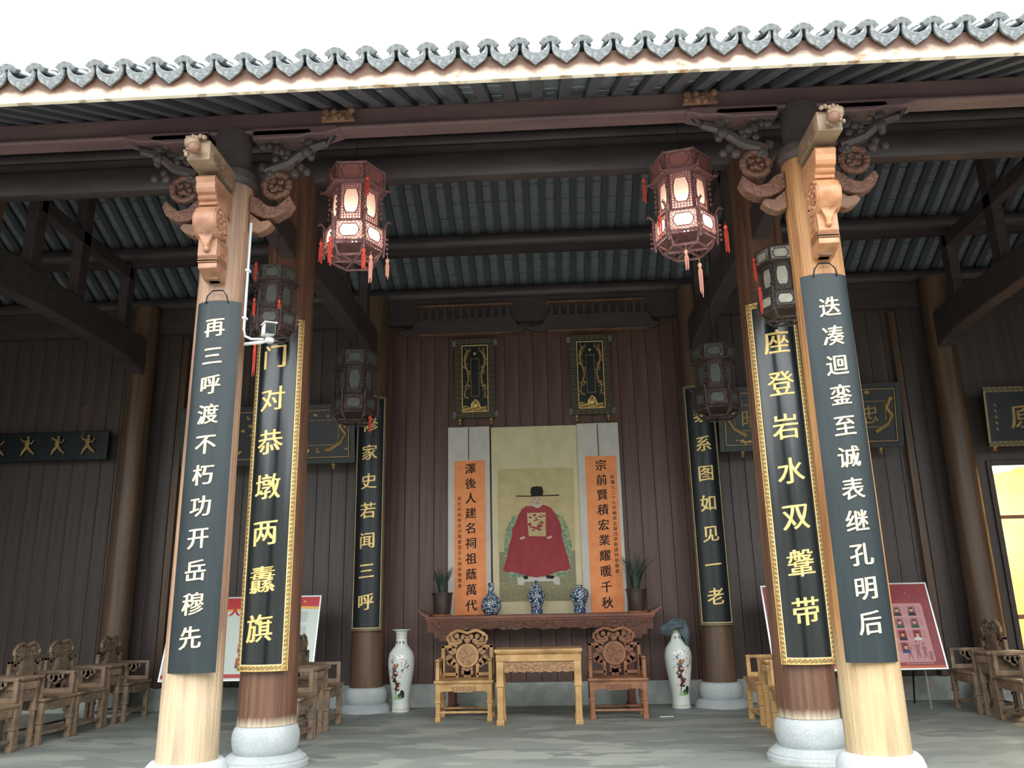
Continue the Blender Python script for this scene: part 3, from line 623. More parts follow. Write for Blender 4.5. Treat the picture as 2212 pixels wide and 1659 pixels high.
for (x, s, wd_) in ((-1.35, 1, 'left'), (1.45, -1, 'right')):
    m = MB(); rr = random.Random(2)
    for k in range(9): m.ball((rr.uniform(-.12, .12), -.02, rr.uniform(-.05, .06)), rr.uniform(.02, .04), (1, .6, 1), 7, 5)
    m.prism([(-.14, -.03), (.14, -.03), (.1, .06), (-.1, .06)], 'xz', -.01, .02)
    o = m.build('leaf_carving', 'carved', None, smooth=True); o.location = (x+.1*(-s), 5.93, 5.31)
    tag(o, 'small carved leaf block under the eave board at %s' % wd_, 'carving')

# ------------------------------------------------------------------ lanterns
def hexp(r, rot=0): return [(r*math.cos(rot+PI/3*k), r*math.sin(rot+PI/3*k)) for k in range(6)]
def cloud(w, h, n=28, lob=.07):
    o = []
    for i in range(n):
        a = 2*PI*i/n; k = 1+lob*math.cos(6*a)*.6; ex = .62
        o.append((w/2*k*math.copysign(abs(math.cos(a))**ex, math.cos(a)), h/2*k*math.copysign(abs(math.sin(a))**ex, math.sin(a))))
    return o
def tassel(mb, x, y, z, L, r=.012, rr=None):
    mb.ball((x, y, z), r*1.3, (1, 1, 1.3), 6, 5); mb.tube([(x, y, z+.06), (x, y, z)], .002, 4)
    rr = rr or random.Random(1)
    for k in range(7):
        a = 2*PI*k/7; mb.tube([(x, y, z-.005), (x+r*math.cos(a), y+r*math.sin(a), z-.05), (x+r*.9*math.cos(a), y+r*.9*math.sin(a), z-L*rr.uniform(.75, 1))], [.004, .0045, .0025], 4)
def lantern(x, y, z, sc, rz, wood, p1, p2, label, cord, tassels=(), light=0, tm='tassel'):
    L = empty('palace_lantern', (x, y, z), rz, label=label, cat='lantern', group='hexagonal palace lanterns'); L.scale = (sc,)*3
    pb = {'lpanel': 'lback', 'lpald': 'lpalk', 'lpalk': 'lwoodd'}[p1]
    MB().prism(hexp(.235), 'xy', .122, .125).build('bottom_silk', wood, L)
    tiers = [(.255, .71, .89, .10), (.205, .33, .70, .2), (.255, .14, .33, .10)]
    names = ['crown', 'body', 'lower_box']
    for (r, z0, z1, ph), nm_ in zip(tiers, names):
        v = hexp(r); fr = MB(); lat = MB()
        for k in range(6):
            a, b_ = v[k], v[(k+1) % 6]; fr.tube([(a[0], a[1], z0-.01), (a[0], a[1], z1+.01)], .013, 4)
            for zz in (z0, z1): fr.tube([(a[0], a[1], zz), (b_[0], b_[1], zz)], .012, 4)
        fr.build(nm_+'_frame', wood, L)
        for k in range(6):
            a = PI/3*k+PI/6; ap = r*math.cos(PI/6); s_ = r
            def F(u, v_, q, a=a, ap=ap): return ((ap+q)*math.cos(a)-u*math.sin(a), (ap+q)*math.sin(a)+u*math.cos(a), v_)
            pw, hh = s_*.62, (z1-z0)*(.60 if nm_ != 'body' else .62); zc = (z0+z1)/2+(.02 if nm_ == 'body' else 0)
            c = cloud(pw, hh); mb = MB(); mb.add([F(u, zc+w_, .004) for u, w_ in c], [tuple(range(len(c)))]); 
            pn = mb.build('panel', p2 if nm_ == 'crown' else p1, L)
            # pierced lattice: rim round the panel plus scrolls in the corners
            n = len(c); lt = MB(); lt.tube([F(u*1.03, zc+w_*1.03, .006) for u, w_ in c+c[:1]], .005, 4)
            hw, hz = s_*.5-.018, (z1-z0)/2-.012; zm = (z0+z1)/2
            rs = .011
            gx = 7; gz = max(4, int(hz/hw*gx))
            for iu in range(gx):
                for iv in range(gz):
                    cu_, cv = -hw+.008+(2*hw-.016)*iu/(gx-1), zm-hz+.008+(2*hz-.016)*iv/(gz-1)
                    if abs(cu_/(pw/2))**3+abs((cv-zc)/(hh/2))**3 < 1.25: continue
                    lt.tube([F(cu_+.014*math.cos(t_), cv+.014*math.sin(t_), .003) for t_ in [i*PI/3 for i in range(7)]], .0035, 3)
            rg = []
            for u, w_ in c:
                q = min(hw/abs(u) if abs(u) > 1e-6 else 9, 9); v0 = w_+zc-zm; q = min(q, hz/abs(v0) if abs(v0) > 1e-6 else 9); rg.append((u*q, zm+v0*q))
            nn = len(c)
            MB().add([F(u, zc+w_, .002) for u, w_ in c]+[F(u, w_, .002) for u, w_ in rg], [(i, (i+1) % nn, nn+(i+1) % nn, nn+i) for i in range(nn)]).build('backing_silk', p2 if nm_ == 'crown' else pb, L)
            for su in ():
                for q in range(5 if nm_ == 'body' else 3):
                    for sv in (-1, 1):
                        cu_, cv = su*(hw-.012-q*.022), zm+sv*(hz-.012)
                        lt.tube([F(cu_+rs*math.cos(t_), cv+rs*math.sin(t_), .003) for t_ in [i*PI/3 for i in range(7)]], .003, 3)
                        if q < 3 and (q > 0):
                            cu_, cv = su*(hw-.012), zm+sv*(hz-.012-q*.02)
                            lt.tube([F(cu_+rs*math.cos(t_), cv+rs*math.sin(t_), .003) for t_ in [i*PI/3 for i in range(7)]], .003, 3)
            lt.build('lattice', wood, pn)
    m = MB(); m.prism(hexp(.235), 'xy', .885, .90); m.prism(hexp(.29), 'xy', .70, .712)
    m.prism(hexp(.09), 'xy', .90, .95); m.build('canopy', wood, L)
    m = MB(); v = hexp(.27); sk = hexp(.2)
    for k in range(6):
        a, b_ = v[k], v[(k+1) % 6]; m.tube([(a[0]*.95, a[1]*.95, .135), (b_[0]*.95, b_[1]*.95, .135)], .012, 4)
        for q in range(8):
            u = (q+.5)/8; m.ball((a[0]*.95*(1-u)+b_[0]*.95*u, a[1]*.95*(1-u)+b_[1]*.95*u, .118), .011, (1, 1, 1), 5, 4)
        c, e = sk[k], sk[(k+3) % 6]
        if k < 3: m.tube([(c[0], c[1], .04), (e[0], e[1], .04)], .014, 4)
        m.tube([(a[0]*.93, a[1]*.93, .13), (c[0], c[1], .03)], .011, 4); d_ = sk[(k+1) % 6]; m.tube([(c[0], c[1], .03), (d_[0], d_[1], .03)], .013, 4)
    m.build('base_frame', wood, L)
    for k in range(6):
        m = MB(); a = v[k]; ux, uy = a[0]/.27, a[1]/.27
        m.tube([(ux*.262, uy*.262, .06), (ux*.272, uy*.272, .2), (ux*.272, uy*.272, .36), (ux*.30, uy*.30, .40), (ux*.325, uy*.325, .385), (ux*.31, uy*.31, .42)], [.012, .014, .012, .012, .01, .004], 5)
        for q in range(4): m.ball((ux*.295, uy*.295, .10+q*.045), .013, (1, 1, 1), 5, 4)
        m.build('lower_finial', wood, L, smooth=True); m = MB()
        for q in range(5): m.ball((ux*.235, uy*.235, .44+q*.05), .015, (1, 1, 1.2), 5, 4)
        m.build('side_scroll', wood, L, smooth=True); m = MB()
        m.tube([(ux*.28, uy*.28, .72), (ux*.31, uy*.31, .70), (ux*.33, uy*.33, .74)], [.012, .01, .004], 5)
        m.build('eave_tip', wood, L, smooth=True)
    MB().tube([(0, 0, .94), (0, 0, .94+cord/sc)], .003, 4).build('cord', 'iron', L)
    for i, (tx, ty, tz, tl_, m_) in enumerate(tassels):
        t = MB(); tassel(t, tx, ty, tz, tl_, .014, random.Random(i)); t.build('tassel', m_, L)
    if light:
        MB().ball((0, 0, .24), .035).build('bulb', 'bulb', L, smooth=True)
        pl = bpy.data.lights.new('lantern_bulb', 'POINT'); pl.energy = light; pl.color = (1, .86, .76); pl.shadow_soft_size = .04
        po = bpy.data.objects.new('lantern_bulb', pl); C.objects.link(po); po.parent = L; po.location = (0, -.03, .26)
    return L
v = hexp(.28, PI/6)
lantern(-1.45, 6.6, 4.27, 1.0, .04, 'lwood', 'lpanel', 'lpink', 'lit pink-wood lantern hanging at left under the eave', .55,
        [(-.29, -.02, .20, .2, 'tassel'), (-.15, -.255, .14, .26, 'tassel'), (.14, -.255, .02, .18, 'tassel'), (.19, -.2, -.02, .26, 'tasselp'), (.30, .0, .03, .18, 'tasselp'), (.155, -.26, .7, .17, 'tassel')], 9)
lantern(1.47, 6.6, 4.24, 1.0, -.22, 'lwood', 'lpanel', 'lpink', 'lit pink-wood lantern hanging at right under the eave', .6,
        [(-.33, .02, .78, .24, 'tassel'), (-.20, -.18, .30, .2, 'tassel'), (.34, -.02, .2, .24, 'tassel'), (0, -.20, -.06, .18, 'tasselp'), (.10, -.12, -.16, .3, 'tasselp')], 9)
lantern(-2.335, 7.15, 3.78, .78, .1, 'lwoodd', 'lpalk', 'lpalk', 'dark unlit lantern beside the second left column above the security camera', 1.4,
        [(-.18, -.26, .88, .24, 'tassel'), (-.17, -.27, .42, .22, 'tassel'), (.12, -.27, .40, .10, 'tassel'), (-.13, -.27, -.14, .42, 'tassel')])
lantern(2.40, 7.15, 3.77, .78, -.12, 'lwoodd', 'lpald', 'lpald', 'unlit grey-panelled lantern beside the second right column', 1.4,
        [(-.30, -.18, .75, .30, 'tassel'), (-.27, -.20, .38, .33, 'tassel'), (.16, -.28, -.10, .45, 'tassel')])
lantern(-2.175, 9.76, 3.53, 1.02, .12, 'lwoodd', 'lpalk', 'lpalk', 'dim dark lantern deep in the hall left of the altar', 2.53, [(.2, -.2, .05, .2, 'tassel')])
lantern(2.27, 9.76, 3.45, 1.02, -.15, 'lwoodd', 'lpalk', 'lpalk', 'dim dark lantern deep in the hall right of the altar', 2.61)

# ------------------------------------------------------------------ security camera and conduit
c = empty('security_camera', (-1.92, 5.90, 3.40), label='white bullet security camera on the front left column', cat='camera')
r_ = Matrix.Rotation(.5, 3, 'Z') @ Matrix.Rotation(.15, 3, 'X')
MB().box(0, .0, .04, .085, .17, .085, r_).build('housing', 'white', c, bevel=.012)
MB().box(*(Vector((0, 0, .04))+r_ @ Vector((0, -.088, 0))), .075, .008, .075, r_).build('face_plate', 'black', c)
MB().tube([Vector((0, 0, .04))+r_ @ Vector((0, -.09, 0)), Vector((0, 0, .04))+r_ @ Vector((0, -.1, 0))], .024, 16).build('lens', 'lacq', c)
MB().box(*(Vector((0, 0, .04))+r_ @ Vector((0, -.01, .05))), .1, .2, .008, r_).build('sun_hood', 'white', c, bevel=.003)
MB().tube([(0, .0, .0), (.01, .02, -.03), (-.06, .05, -.035), (-.22, .10, -.03)], .014, 8).build('bracket', 'white', c, smooth=True)
MB().lathe([(.03, -.05), (.035, -.04), (.035, -.02), (.02, -.01)], 16, (.005, .02, 0)).build('mount', 'white', c, smooth=True)
m = MB(); m.tube([(-2.115, 5.90, 4.36), (-2.115, 5.90, 3.45), (-2.10, 5.90, 3.40), (-2.05, 5.90, 3.375), (-1.95, 5.90, 3.37)], .011, 8)
k_ = tag(m.build('conduit', 'pipe', smooth=True), 'thin grey cable conduit down the front left column', 'conduit')
for z in (3.55, 3.95): MB().bb(-2.13, -2.10, 5.883, 5.93, z-.008, z+.008).build('clip', 'white', k_)

# ------------------------------------------------------------------ altar table and what stands on it
A = empty('altar_table', (0, 11.66, 0), label='long carved altar table with upturned ends against the back wall', cat='table')
m = MB(); m.bb(-1.56, 1.56, -.17, .17, 1.165, 1.215); m.bb(-1.545, 1.545, -.16, .16, 1.14, 1.165); m.build('tabletop', 'altar', A, bevel=.008)
for s_ in (-1, 1):
    m = MB(); m.prism([(s_*1.5, 1.215), (s_*1.56, 1.2), (s_*1.60, 1.225), (s_*1.655, 1.285), (s_*1.66, 1.31), (s_*1.62, 1.29), (s_*1.56, 1.25), (s_*1.5, 1.235)], 'xz', -.17, .17); m.build('upturned_end', 'altar', A, bevel=.004)
pts = [(-1.53, 1.14), (1.53, 1.14), (1.53, 1.0), (1.44, 1.0), (1.44, .93), (1.37, .93), (1.37, .885), (1.25, .885), (1.22, .95), (1.1, .96)]
n = 40
for i in range(n+1):
    u = 1.1-2.2*i/n; pts.append((u, 1.03+.012*math.sin(i*1.9)-.02*math.cos(i*.7)*.5))
pts += [(-1.1, .96), (-1.22, .95), (-1.25, .885), (-1.37, .885), (-1.37, .93), (-1.44, .93), (-1.44, 1.0), (-1.53, 1.0)]
MB().prism(pts, 'xz', -.15, -.12).build('carved_apron', 'reliefd', A, bevel=.004)
rr = random.Random(11); m = MB()
for k in range(240): m.ball((rr.uniform(-1.48, 1.48), -.15, rr.uniform(1.05, 1.12)), rr.uniform(.008, .02), (1.3, .6, 1), 6, 4)
for s_ in (-1, 1):
    for k in range(30): m.ball((s_*rr.uniform(1.12, 1.36), -.15, rr.uniform(.91, 1.05)), rr.uniform(.008, .02), (1.2, .6, 1), 6, 4)
m.build('apron_relief', 'reliefd', A, smooth=True)['kind'] = 'stuff'
for s_ in (-1, 1):
    m = MB(); m.bb(s_*1.2-.045, s_*1.2+.045, -.14, -.05, 0.06, 1.14); m.build('leg', 'altar', A, bevel=.006)
    m = MB(); m.bb(s_*1.2-.045, s_*1.2+.045, .06, .15, 0.06, 1.14); m.build('leg', 'altar', A, bevel=.006)
    MB().bb(s_*1.2-.07, s_*1.2+.07, -.17, .17, 0, .06).build('foot_rail', 'altar', A, bevel=.01)
ZT = 1.216
def vase(name, x, y, z, prof, m, label, cat='vase', group=None, n=32):
    v = empty(name, (x, y, z), label=label, cat=cat, group=group); MB().lathe(prof, n).build('vessel', m, v, smooth=True, sharp=70); return v
G = 'blue and white vases on the altar'
V = vase('bottle_vase', -.662, 11.66, ZT, [(0, 0), (.075, 0), (.085, .01), (.12, .05), (.142, .11), (.14, .17), (.115, .22), (.075, .26), (.048, .29), (.042, .33), (.042, .40), (.046, .425), (.038, .43), (.034, .40), (0, .38)], 'bw', 'round blue and white bottle vase with tall narrow neck', group=G)
V = vase('lidded_jar', -.034, 11.66, ZT, [(0, 0), (.078, 0), (.082, .012), (.074, .03), (.072, .07), (.09, .13), (.118, .20), (.124, .25), (.112, .29), (.085, .315), (.075, .325), (0, .325)], 'bw', 'blue and white jar with domed lid in the middle of the altar', 'jar', G)
l_ = MB().lathe([(.085, .325), (.088, .335), (.083, .35), (.07, .375), (.045, .40), (.02, .41), (.016, .42), (.022, .432), (.015, .445), (0, .45)], 28).build('lid', 'bw', V, smooth=True)
V2 = vase('shouldered_vase', .556, 11.66, ZT, [(0, 0), (.075, 0), (.08, .012), (.072, .03), (.072, .07), (.09, .13), (.122, .20), (.134, .26), (.12, .31), (.085, .335), (.05, .345), (.045, .36), (.05, .375), (.042, .378), (.035, .35), (0, .34)], 'bw', 'blue and white vase with broad shoulders and tiny mouth', group=G)
for v_, rr_ in ((V, .079), (V2, .0785)):
    for q in range(10):
        a = 2*PI*q/10; MB().box(.0765*math.cos(a), .0765*math.sin(a), .045, .006, .03, .045, Matrix.Rotation(a, 3, 'Z')).build('lappet_panel', 'pblue', v_)
def potted(x, y, seed, h, label, spread=1):
    p = empty('potted_orchid', (x, y, ZT), label=label, cat='plant', group='orchid pots on the altar ends')
    MB().lathe([(0, 0), (.135, 0), (.145, .012), (.135, .02), (0, .02)], 28).build('saucer', 'carve', p, smooth=True)
    MB().lathe([(0, .02), (.105, .02), (.112, .04), (.125, .15), (.138, .285), (.15, .29), (.152, .31), (.135, .312), (.128, .28), (0, .275)], 32).build('pot', 'pot', p, smooth=True)
    rr = random.Random(seed)
    for k in range(46):
        a = rr.uniform(0, 2*PI); ln = h*rr.uniform(.55, 1); out = rr.uniform(.15, .55)*ln*spread; b0 = rr.uniform(0, .05); w_ = .013; vs = []; n = 6
        ca, sa = math.cos(a), math.sin(a)*.35
        if sa > 0: sa *= .4
        for i in range(n+1):
            u = i/n; r = b0+out*u**1.8; z = .27+ln*u*(1-.25*u*out/ln*2); ww = w_*(1-u**3)+.001
            vs += [(r*ca+ww*-math.sin(a), r*sa+ww*math.cos(a)*.5, z), (r*ca+ww*math.sin(a), r*sa-ww*math.cos(a)*.5, z+.002)]
        MB().add(vs, [(2*i, 2*i+1, 2*i+3, 2*i+2) for i in range(n)]).build('leaf', 'leaf', p)
potted(-1.335, 11.62, 3, .48, 'potted orchid with sparse leaves left of the orange scroll')
potted(1.335, 11.62, 8, .66, 'potted orchid with dense dark leaves right of the orange scroll', .9)

# ------------------------------------------------------------------ scrolls
def flat(mb, pts, y0, y1): return mb.prism(pts, 'xz', y1, y0)
def scroll(name, x0, x1, z0, z1, y, m, label, group=None, cat='scroll'):
    s_ = empty(name, ((x0+x1)/2, y, z0), label=label, cat=cat, group=group); w = (x1-x0)/2; n = 16; mb = MB(); vs = []
    for i in range(n+1):
        z = (z1-z0)*i/n; d = .004*math.sin(i*1.1)+.003*math.sin(i*2.3); vs += [(-w, d, z), (w, d*.6, z), (w, d*.6+.004, z), (-w, d+.004, z)]
    fs = []
    for i in range(n):
        for k in range(4): fs.append((4*i+k, 4*i+(k+1) % 4, 4*i+4+(k+1) % 4, 4*i+4+k))
    fs += [(0, 1, 2, 3), tuple(4*n+k for k in (3, 2, 1, 0))]
    mb.add(vs, fs).build('mounting_silk', m, s_)
    MB().cyl((0, .002, z1-z0), .009, 'x', 2*w, 10).build('top_rod', m, s_)
    return s_
sc = scroll('portrait_scroll', -.655, .628, ZT+.001, 3.912, 11.955, 'paperc', 'wide cream hanging scroll with seated portrait in red robe')
ox, oz = -(-.655+.628)/2, -(ZT+.001)
def pic(name, m, pts, lay): return MB().prism([(x+ox, z+oz) for x, z in pts], 'xz', -.010-lay*.0015, -.010-lay*.0015+.0012 if lay else .0).build(name, m, sc)
pic('portrait_ground', 'pictan', [(-.56, 3.28), (.541, 3.275), (.524, 1.39), (-.565, 1.395)], 1)
pic('carpet', 'carpet', [(-.565, 1.40), (.524, 1.395), (.53, 2.08), (.40, 2.09), (-.42, 2.09), (-.56, 2.08)], 2)
m = MB(); rr = random.Random(1)
for i in range(12):
    for j in range(2):
        cx_, cz_ = -.52+i*.092, 1.46+j*.13
        m.tube([(cx_+ox+.032*math.cos(t_)*(1-.0), -.0145, cz_+oz+.05*math.sin(t_)) for t_ in [q*PI/3 for q in range(7)]], .004, 4)
m.build('carpet_pattern', 'pictan', sc)['kind'] = 'stuff'
pic('chair_cover', 'teal', [(-.40, 1.72), (-.47, 1.95), (-.49, 2.2), (-.46, 2.40), (-.36, 2.58), (-.25, 2.62), (.25, 2.62), (.36, 2.58), (.45, 2.40), (.49, 2.15), (.47, 1.95), (.42, 1.72)], 3)
pic('footstool', 'paperg', [(-.30, 1.62), (-.31, 1.72), (.29, 1.72), (.30, 1.61), (.22, 1.61), (.2, 1.66), (-.2, 1.66), (-.22, 1.61)], 4)
for s_ in (-1, 1): pic('shoe', 'ink', [(s_*.13-.02, 1.70), (s_*.13+.07*s_, 1.69), (s_*.13+.1*s_, 1.73), (s_*.13-.03, 1.75)], 5)
pic('robe_skirt', 'robe', [(-.37, 2.30), (-.42, 2.16), (-.45, 2.0), (-.51, 1.83), (-.46, 1.80), (-.36, 1.80), (-.2, 1.75), (-.03, 1.715), (.15, 1.75), (.3, 1.80), (.40, 1.80), (.455, 1.84), (.42, 2.0), (.38, 2.15), (.34, 2.30)], 6)
pic('robe_body', 'robe', [(-.08, 2.73), (-.16, 2.73), (-.22, 2.69), (-.27, 2.60), (-.31, 2.5), (-.365, 2.40), (-.37, 2.3), (-.34, 2.24), (-.25, 2.24), (-.13, 2.29), (0, 2.27), (.13, 2.28), (.25, 2.23), (.33, 2.26), (.352, 2.36), (.32, 2.5), (.26, 2.62), (.2, 2.70), (.14, 2.73), (.08, 2.745)], 7)
pic('rank_badge', 'pictan', [(-.145, 2.63), (.125, 2.63), (.118, 2.42), (.12, 2.29), (-.13, 2.30), (-.138, 2.42)], 8)
m = MB(); rr = random.Random(6)
for k in range(30): m.ball((rr.uniform(-.12, .10)+ox, -.0225, rr.uniform(2.38, 2.61)+oz), rr.uniform(.008, .018), (1.8, .15, .8), 7, 4)
m.build('badge_embroidery', 'robe', sc)['kind'] = 'stuff'
for s_, xx in ((-1, -.26), (1, .13)): pic('hand', 'skin', [(xx, 2.28), (xx+.07, 2.30), (xx+.08, 2.27), (xx+.03, 2.25), (xx, 2.255)], 9)
pic('collar', 'paperg', [(-.07, 2.76), (-.05, 2.72), (.01, 2.695), (.07, 2.725), (.085, 2.765), (.01, 2.72)], 9)
pic('face', 'skin', [(-.06, 2.87), (-.065, 2.80), (-.05, 2.75), (.005, 2.715), (.06, 2.75), (.078, 2.80), (.075, 2.87), (.0, 2.89)], 10)
m = MB()
for s_ in (-1, 1): m.tube([(.007+s_*.022+ox, -.0265, 2.825+oz), (.007+s_*.048+ox, -.0265, 2.828+oz)], .003, 4); m.tube([(.007+s_*.018+ox, -.0265, 2.842+oz), (.007+s_*.05+ox, -.0265, 2.848+oz)], .0025, 4)
m.tube([(.012+ox, -.0265, 2.82+oz), (.015+ox, -.0265, 2.79+oz), (.0+ox, -.0265, 2.788+oz)], .0022, 4); m.tube([(-.015+ox, -.0265, 2.768+oz), (.03+ox, -.0265, 2.768+oz)], .003, 4); m.build('facial_features', 'ink', sc)
pic('official_hat', 'ink', [(-.075, 2.865), (-.09, 2.93), (-.078, 2.99), (-.06, 3.008), (.01, 3.015), (.082, 3.006), (.09, 2.98), (.10, 2.93), (.085, 2.865), (.0, 2.885)], 11)
pic('hat_wings', 'ink', [(-.30, 2.872), (-.08, 2.866), (.09, 2.868), (.33, 2.868), (.33, 2.884), (.09, 2.882), (-.08, 2.880), (-.30, 2.886)], 10)
def couplet(x0, x1, ox0, ox1, oz1, text, size, small, label, tx, smx, smz0, smz1):
    s_ = scroll('couplet_scroll', x0, x1, ZT+.001, 3.925, 11.93, 'paperg', label, 'orange couplet scrolls'); cx_ = (x0+x1)/2; z0 = ZT+.001
    MB().bb(ox0-cx_, ox1-cx_, -.008, -.006, .004, oz1-z0).build('orange_paper', 'orange', s_)
    MB().bb(ox0-cx_+.0, ox1-cx_, -.006, .0, .002, oz1-z0).build('paper_backing', 'orange', s_)
    MB().bb(-.005, .005, -.012, -.008, oz1-z0+.02 if x0 < 0 else oz1-z0-.0, 3.915-z0).build('ribbon', 'ink', s_)
    for i, ch in enumerate(text):
        z = 3.30-i*(3.30-1.35)/(len(text)-1)-z0
        letter(MB(), ch, tx-cx_, z, size, .002, lambda u, v_, k: (u, -.0085-k, v_), False, 1.0, .08).build('character', 'ink', s_)
    m = MB()
    for i, ch in enumerate(small):
        z = smz0-i*(smz0-smz1)/(len(small)-1)-z0; letter(m, ch, smx-cx_, z, .062, .001, lambda u, v_, k: (u, -.0085-k, v_), False, .7, .08)
    m.build('small_inscription', 'ink', s_)['kind'] = 'stuff'
couplet(-1.298, -.68, -1.205, -.75, 3.418, '澤後人建名祠祖蔭萬代', .165, '癸巳年初秋吉日萬書堂主人孫庶華書奉', 'tall scroll with orange paper left of the portrait, hanging straight', -.965, -1.13, 2.86, 1.62)
couplet(.625, 1.235, .728, 1.185, 3.434, '宗前賢積宏業耀暖千秋', .165, '乾蘭公二十七世嫡孫立誠戊梁衡謹拜祖敬書', 'tall scroll with orange paper right of the portrait', .955, 1.115, 3.12, 1.78)

# ------------------------------------------------------------------ hanging plaques
def relief_tubes(mb, w, h, seed, n=40, y=-.03):
    rr = random.Random(seed)
    for k in range(n): mb.ball((rr.uniform(-w, w), y, rr.uniform(-h, h)), rr.uniform(.012, .03), (1.3, .5, 1), 6, 4)
def plaque_v(x, label):
    p = empty('vertical_plaque', (x, 11.93, 4.68), label=label, cat='plaque', group='tall gilt plaques above the scrolls'); w, h = .298, .618; b = .085; p.rotation_euler = (.04, 0, 0)
    MB().bb(-w, w, -.02, 0, -h, h).build('backboard', 'lacqd', p)
    m = MB(); m.bb(-w, -w+b, -.03, -.02, -h, h).bb(w-b, w, -.03, -.02, -h, h).bb(-w+b, w-b, -.03, -.02, -h, -h+b).bb(-w+b, w-b, -.03, -.02, h-b, h); of_ = m.build('outer_frame', 'black', p)
    fr = MB(); e = b*.08; u = b
    def key(cx_, cz_):
        q = u*.42; t_ = .0028
        pts_ = [(-q, -q), (-q, q), (q, q), (q, -q*.6), (-q*.4, -q*.6), (-q*.4, q*.35), (q*.35, q*.35), (q*.35, -.1*q)]
        for a, c_ in zip(pts_, pts_[1:]):
            x0, x1 = sorted((a[0], c_[0])); z0, z1 = sorted((a[1], c_[1])); fr.bb(cx_+x0-t_, cx_+x1+t_, -.034, -.03, cz_+z0-t_, cz_+z1+t_)
    nz = 14
    for k in range(nz):
        z = -h+u/2+k*(2*h-u)/(nz-1)
        for s_ in (-1, 1): key(s_*(w-u/2), z)
    for k in range(5):
        xx = -w+u*1.5+k*(2*w-3*u)/4
        for s_ in (-1, 1): key(xx, s_*(h-u/2))
    fr.build('key_fret', 'fretd', of_)['kind'] = 'stuff'
    iw, ih = w-b-.012, h-b-.012; m = MB(); t_ = .012
    m.bb(-iw, -iw+t_, -.04, -.02, -ih, ih).bb(iw-t_, iw, -.04, -.02, -ih, ih).bb(-iw, iw, -.04, -.02, -ih, -ih+t_).bb(-iw, iw, -.04, -.02, ih-t_, ih); m.build('gilt_moulding', 'gold', p)
    m = MB(); cw = .065; m.bb(-cw, -cw+.006, -.035, -.02, -.28, .31).bb(cw-.006, cw, -.035, -.02, -.28, .31).bb(-cw, cw, -.035, -.02, -.28, -.274).bb(-cw, cw, -.035, -.02, .304, .31); m.build('centre_frame', 'goldd', p)
    m = MB()
    for s_ in (-1, 1):
        pts_ = [(s_*(.125+.03*math.sin(i*.62)), -.03, .40-i*.05) for i in range(15)]; m.tube(pts_, [.02-.0009*i for i in range(15)], 6)
        rr = random.Random(3)
        for k in range(40):
            i = rr.randrange(15); m.ball((pts_[i][0]+rr.uniform(-.035, .035), -.028, pts_[i][2]+rr.uniform(-.03, .03)), rr.uniform(.008, .016), (1.2, .6, 1), 6, 4)
        for k in range(10): m.tube([(s_*.1, -.03, .40), (s_*(.05+.012*k), -.03, .45+.04*math.sin(k))], .004, 4)
    m.build('dragon_relief', 'goldd', p, smooth=True)['kind'] = 'stuff'
    MB().ball((0, -.035, .385), .022).build('pearl', 'gold', p, smooth=True)
    m = MB()
    for k in range(9): m.tube([(-.19+i*.04, -.03, -.44-k*.008+.018*math.sin(i*1.4+k)) for i in range(10)], .005, 4)
    m.tube([(-.05, -.035, -.47), (-.04, -.045, -.40), (0, -.045, -.33), (.05, -.045, -.38), (.07, -.035, -.46)], [.02, .025, .02, .025, .02], 7); m.ball((.0, -.04, -.42), .045, (1, .5, 1)); m.build('wave_relief', 'gold', p, smooth=True)
    for s_ in (-1, 1):
        MB().lathe([(0, -.09), (.02, -.085), (.026, -.07), (.012, -.055), (.016, -.04), (.03, -.02), (.024, 0)], 14, (s_*.235, -.02, -h)).build('peg', 'goldd', p, smooth=True)
        for z in (-h+.06, h-.06): MB().bb(s_*w-(.045 if s_ < 0 else -.0), s_*w+(.045 if s_ > 0 else 0), -.012, 0, z-.045, z+.045).build('corner_bracket', 'ctile', p)
plaque_v(-.885, 'tall black plaque with gilt dragons, left above the scrolls')
plaque_v(.868, 'tall black plaque with gilt dragons, right above the scrolls')
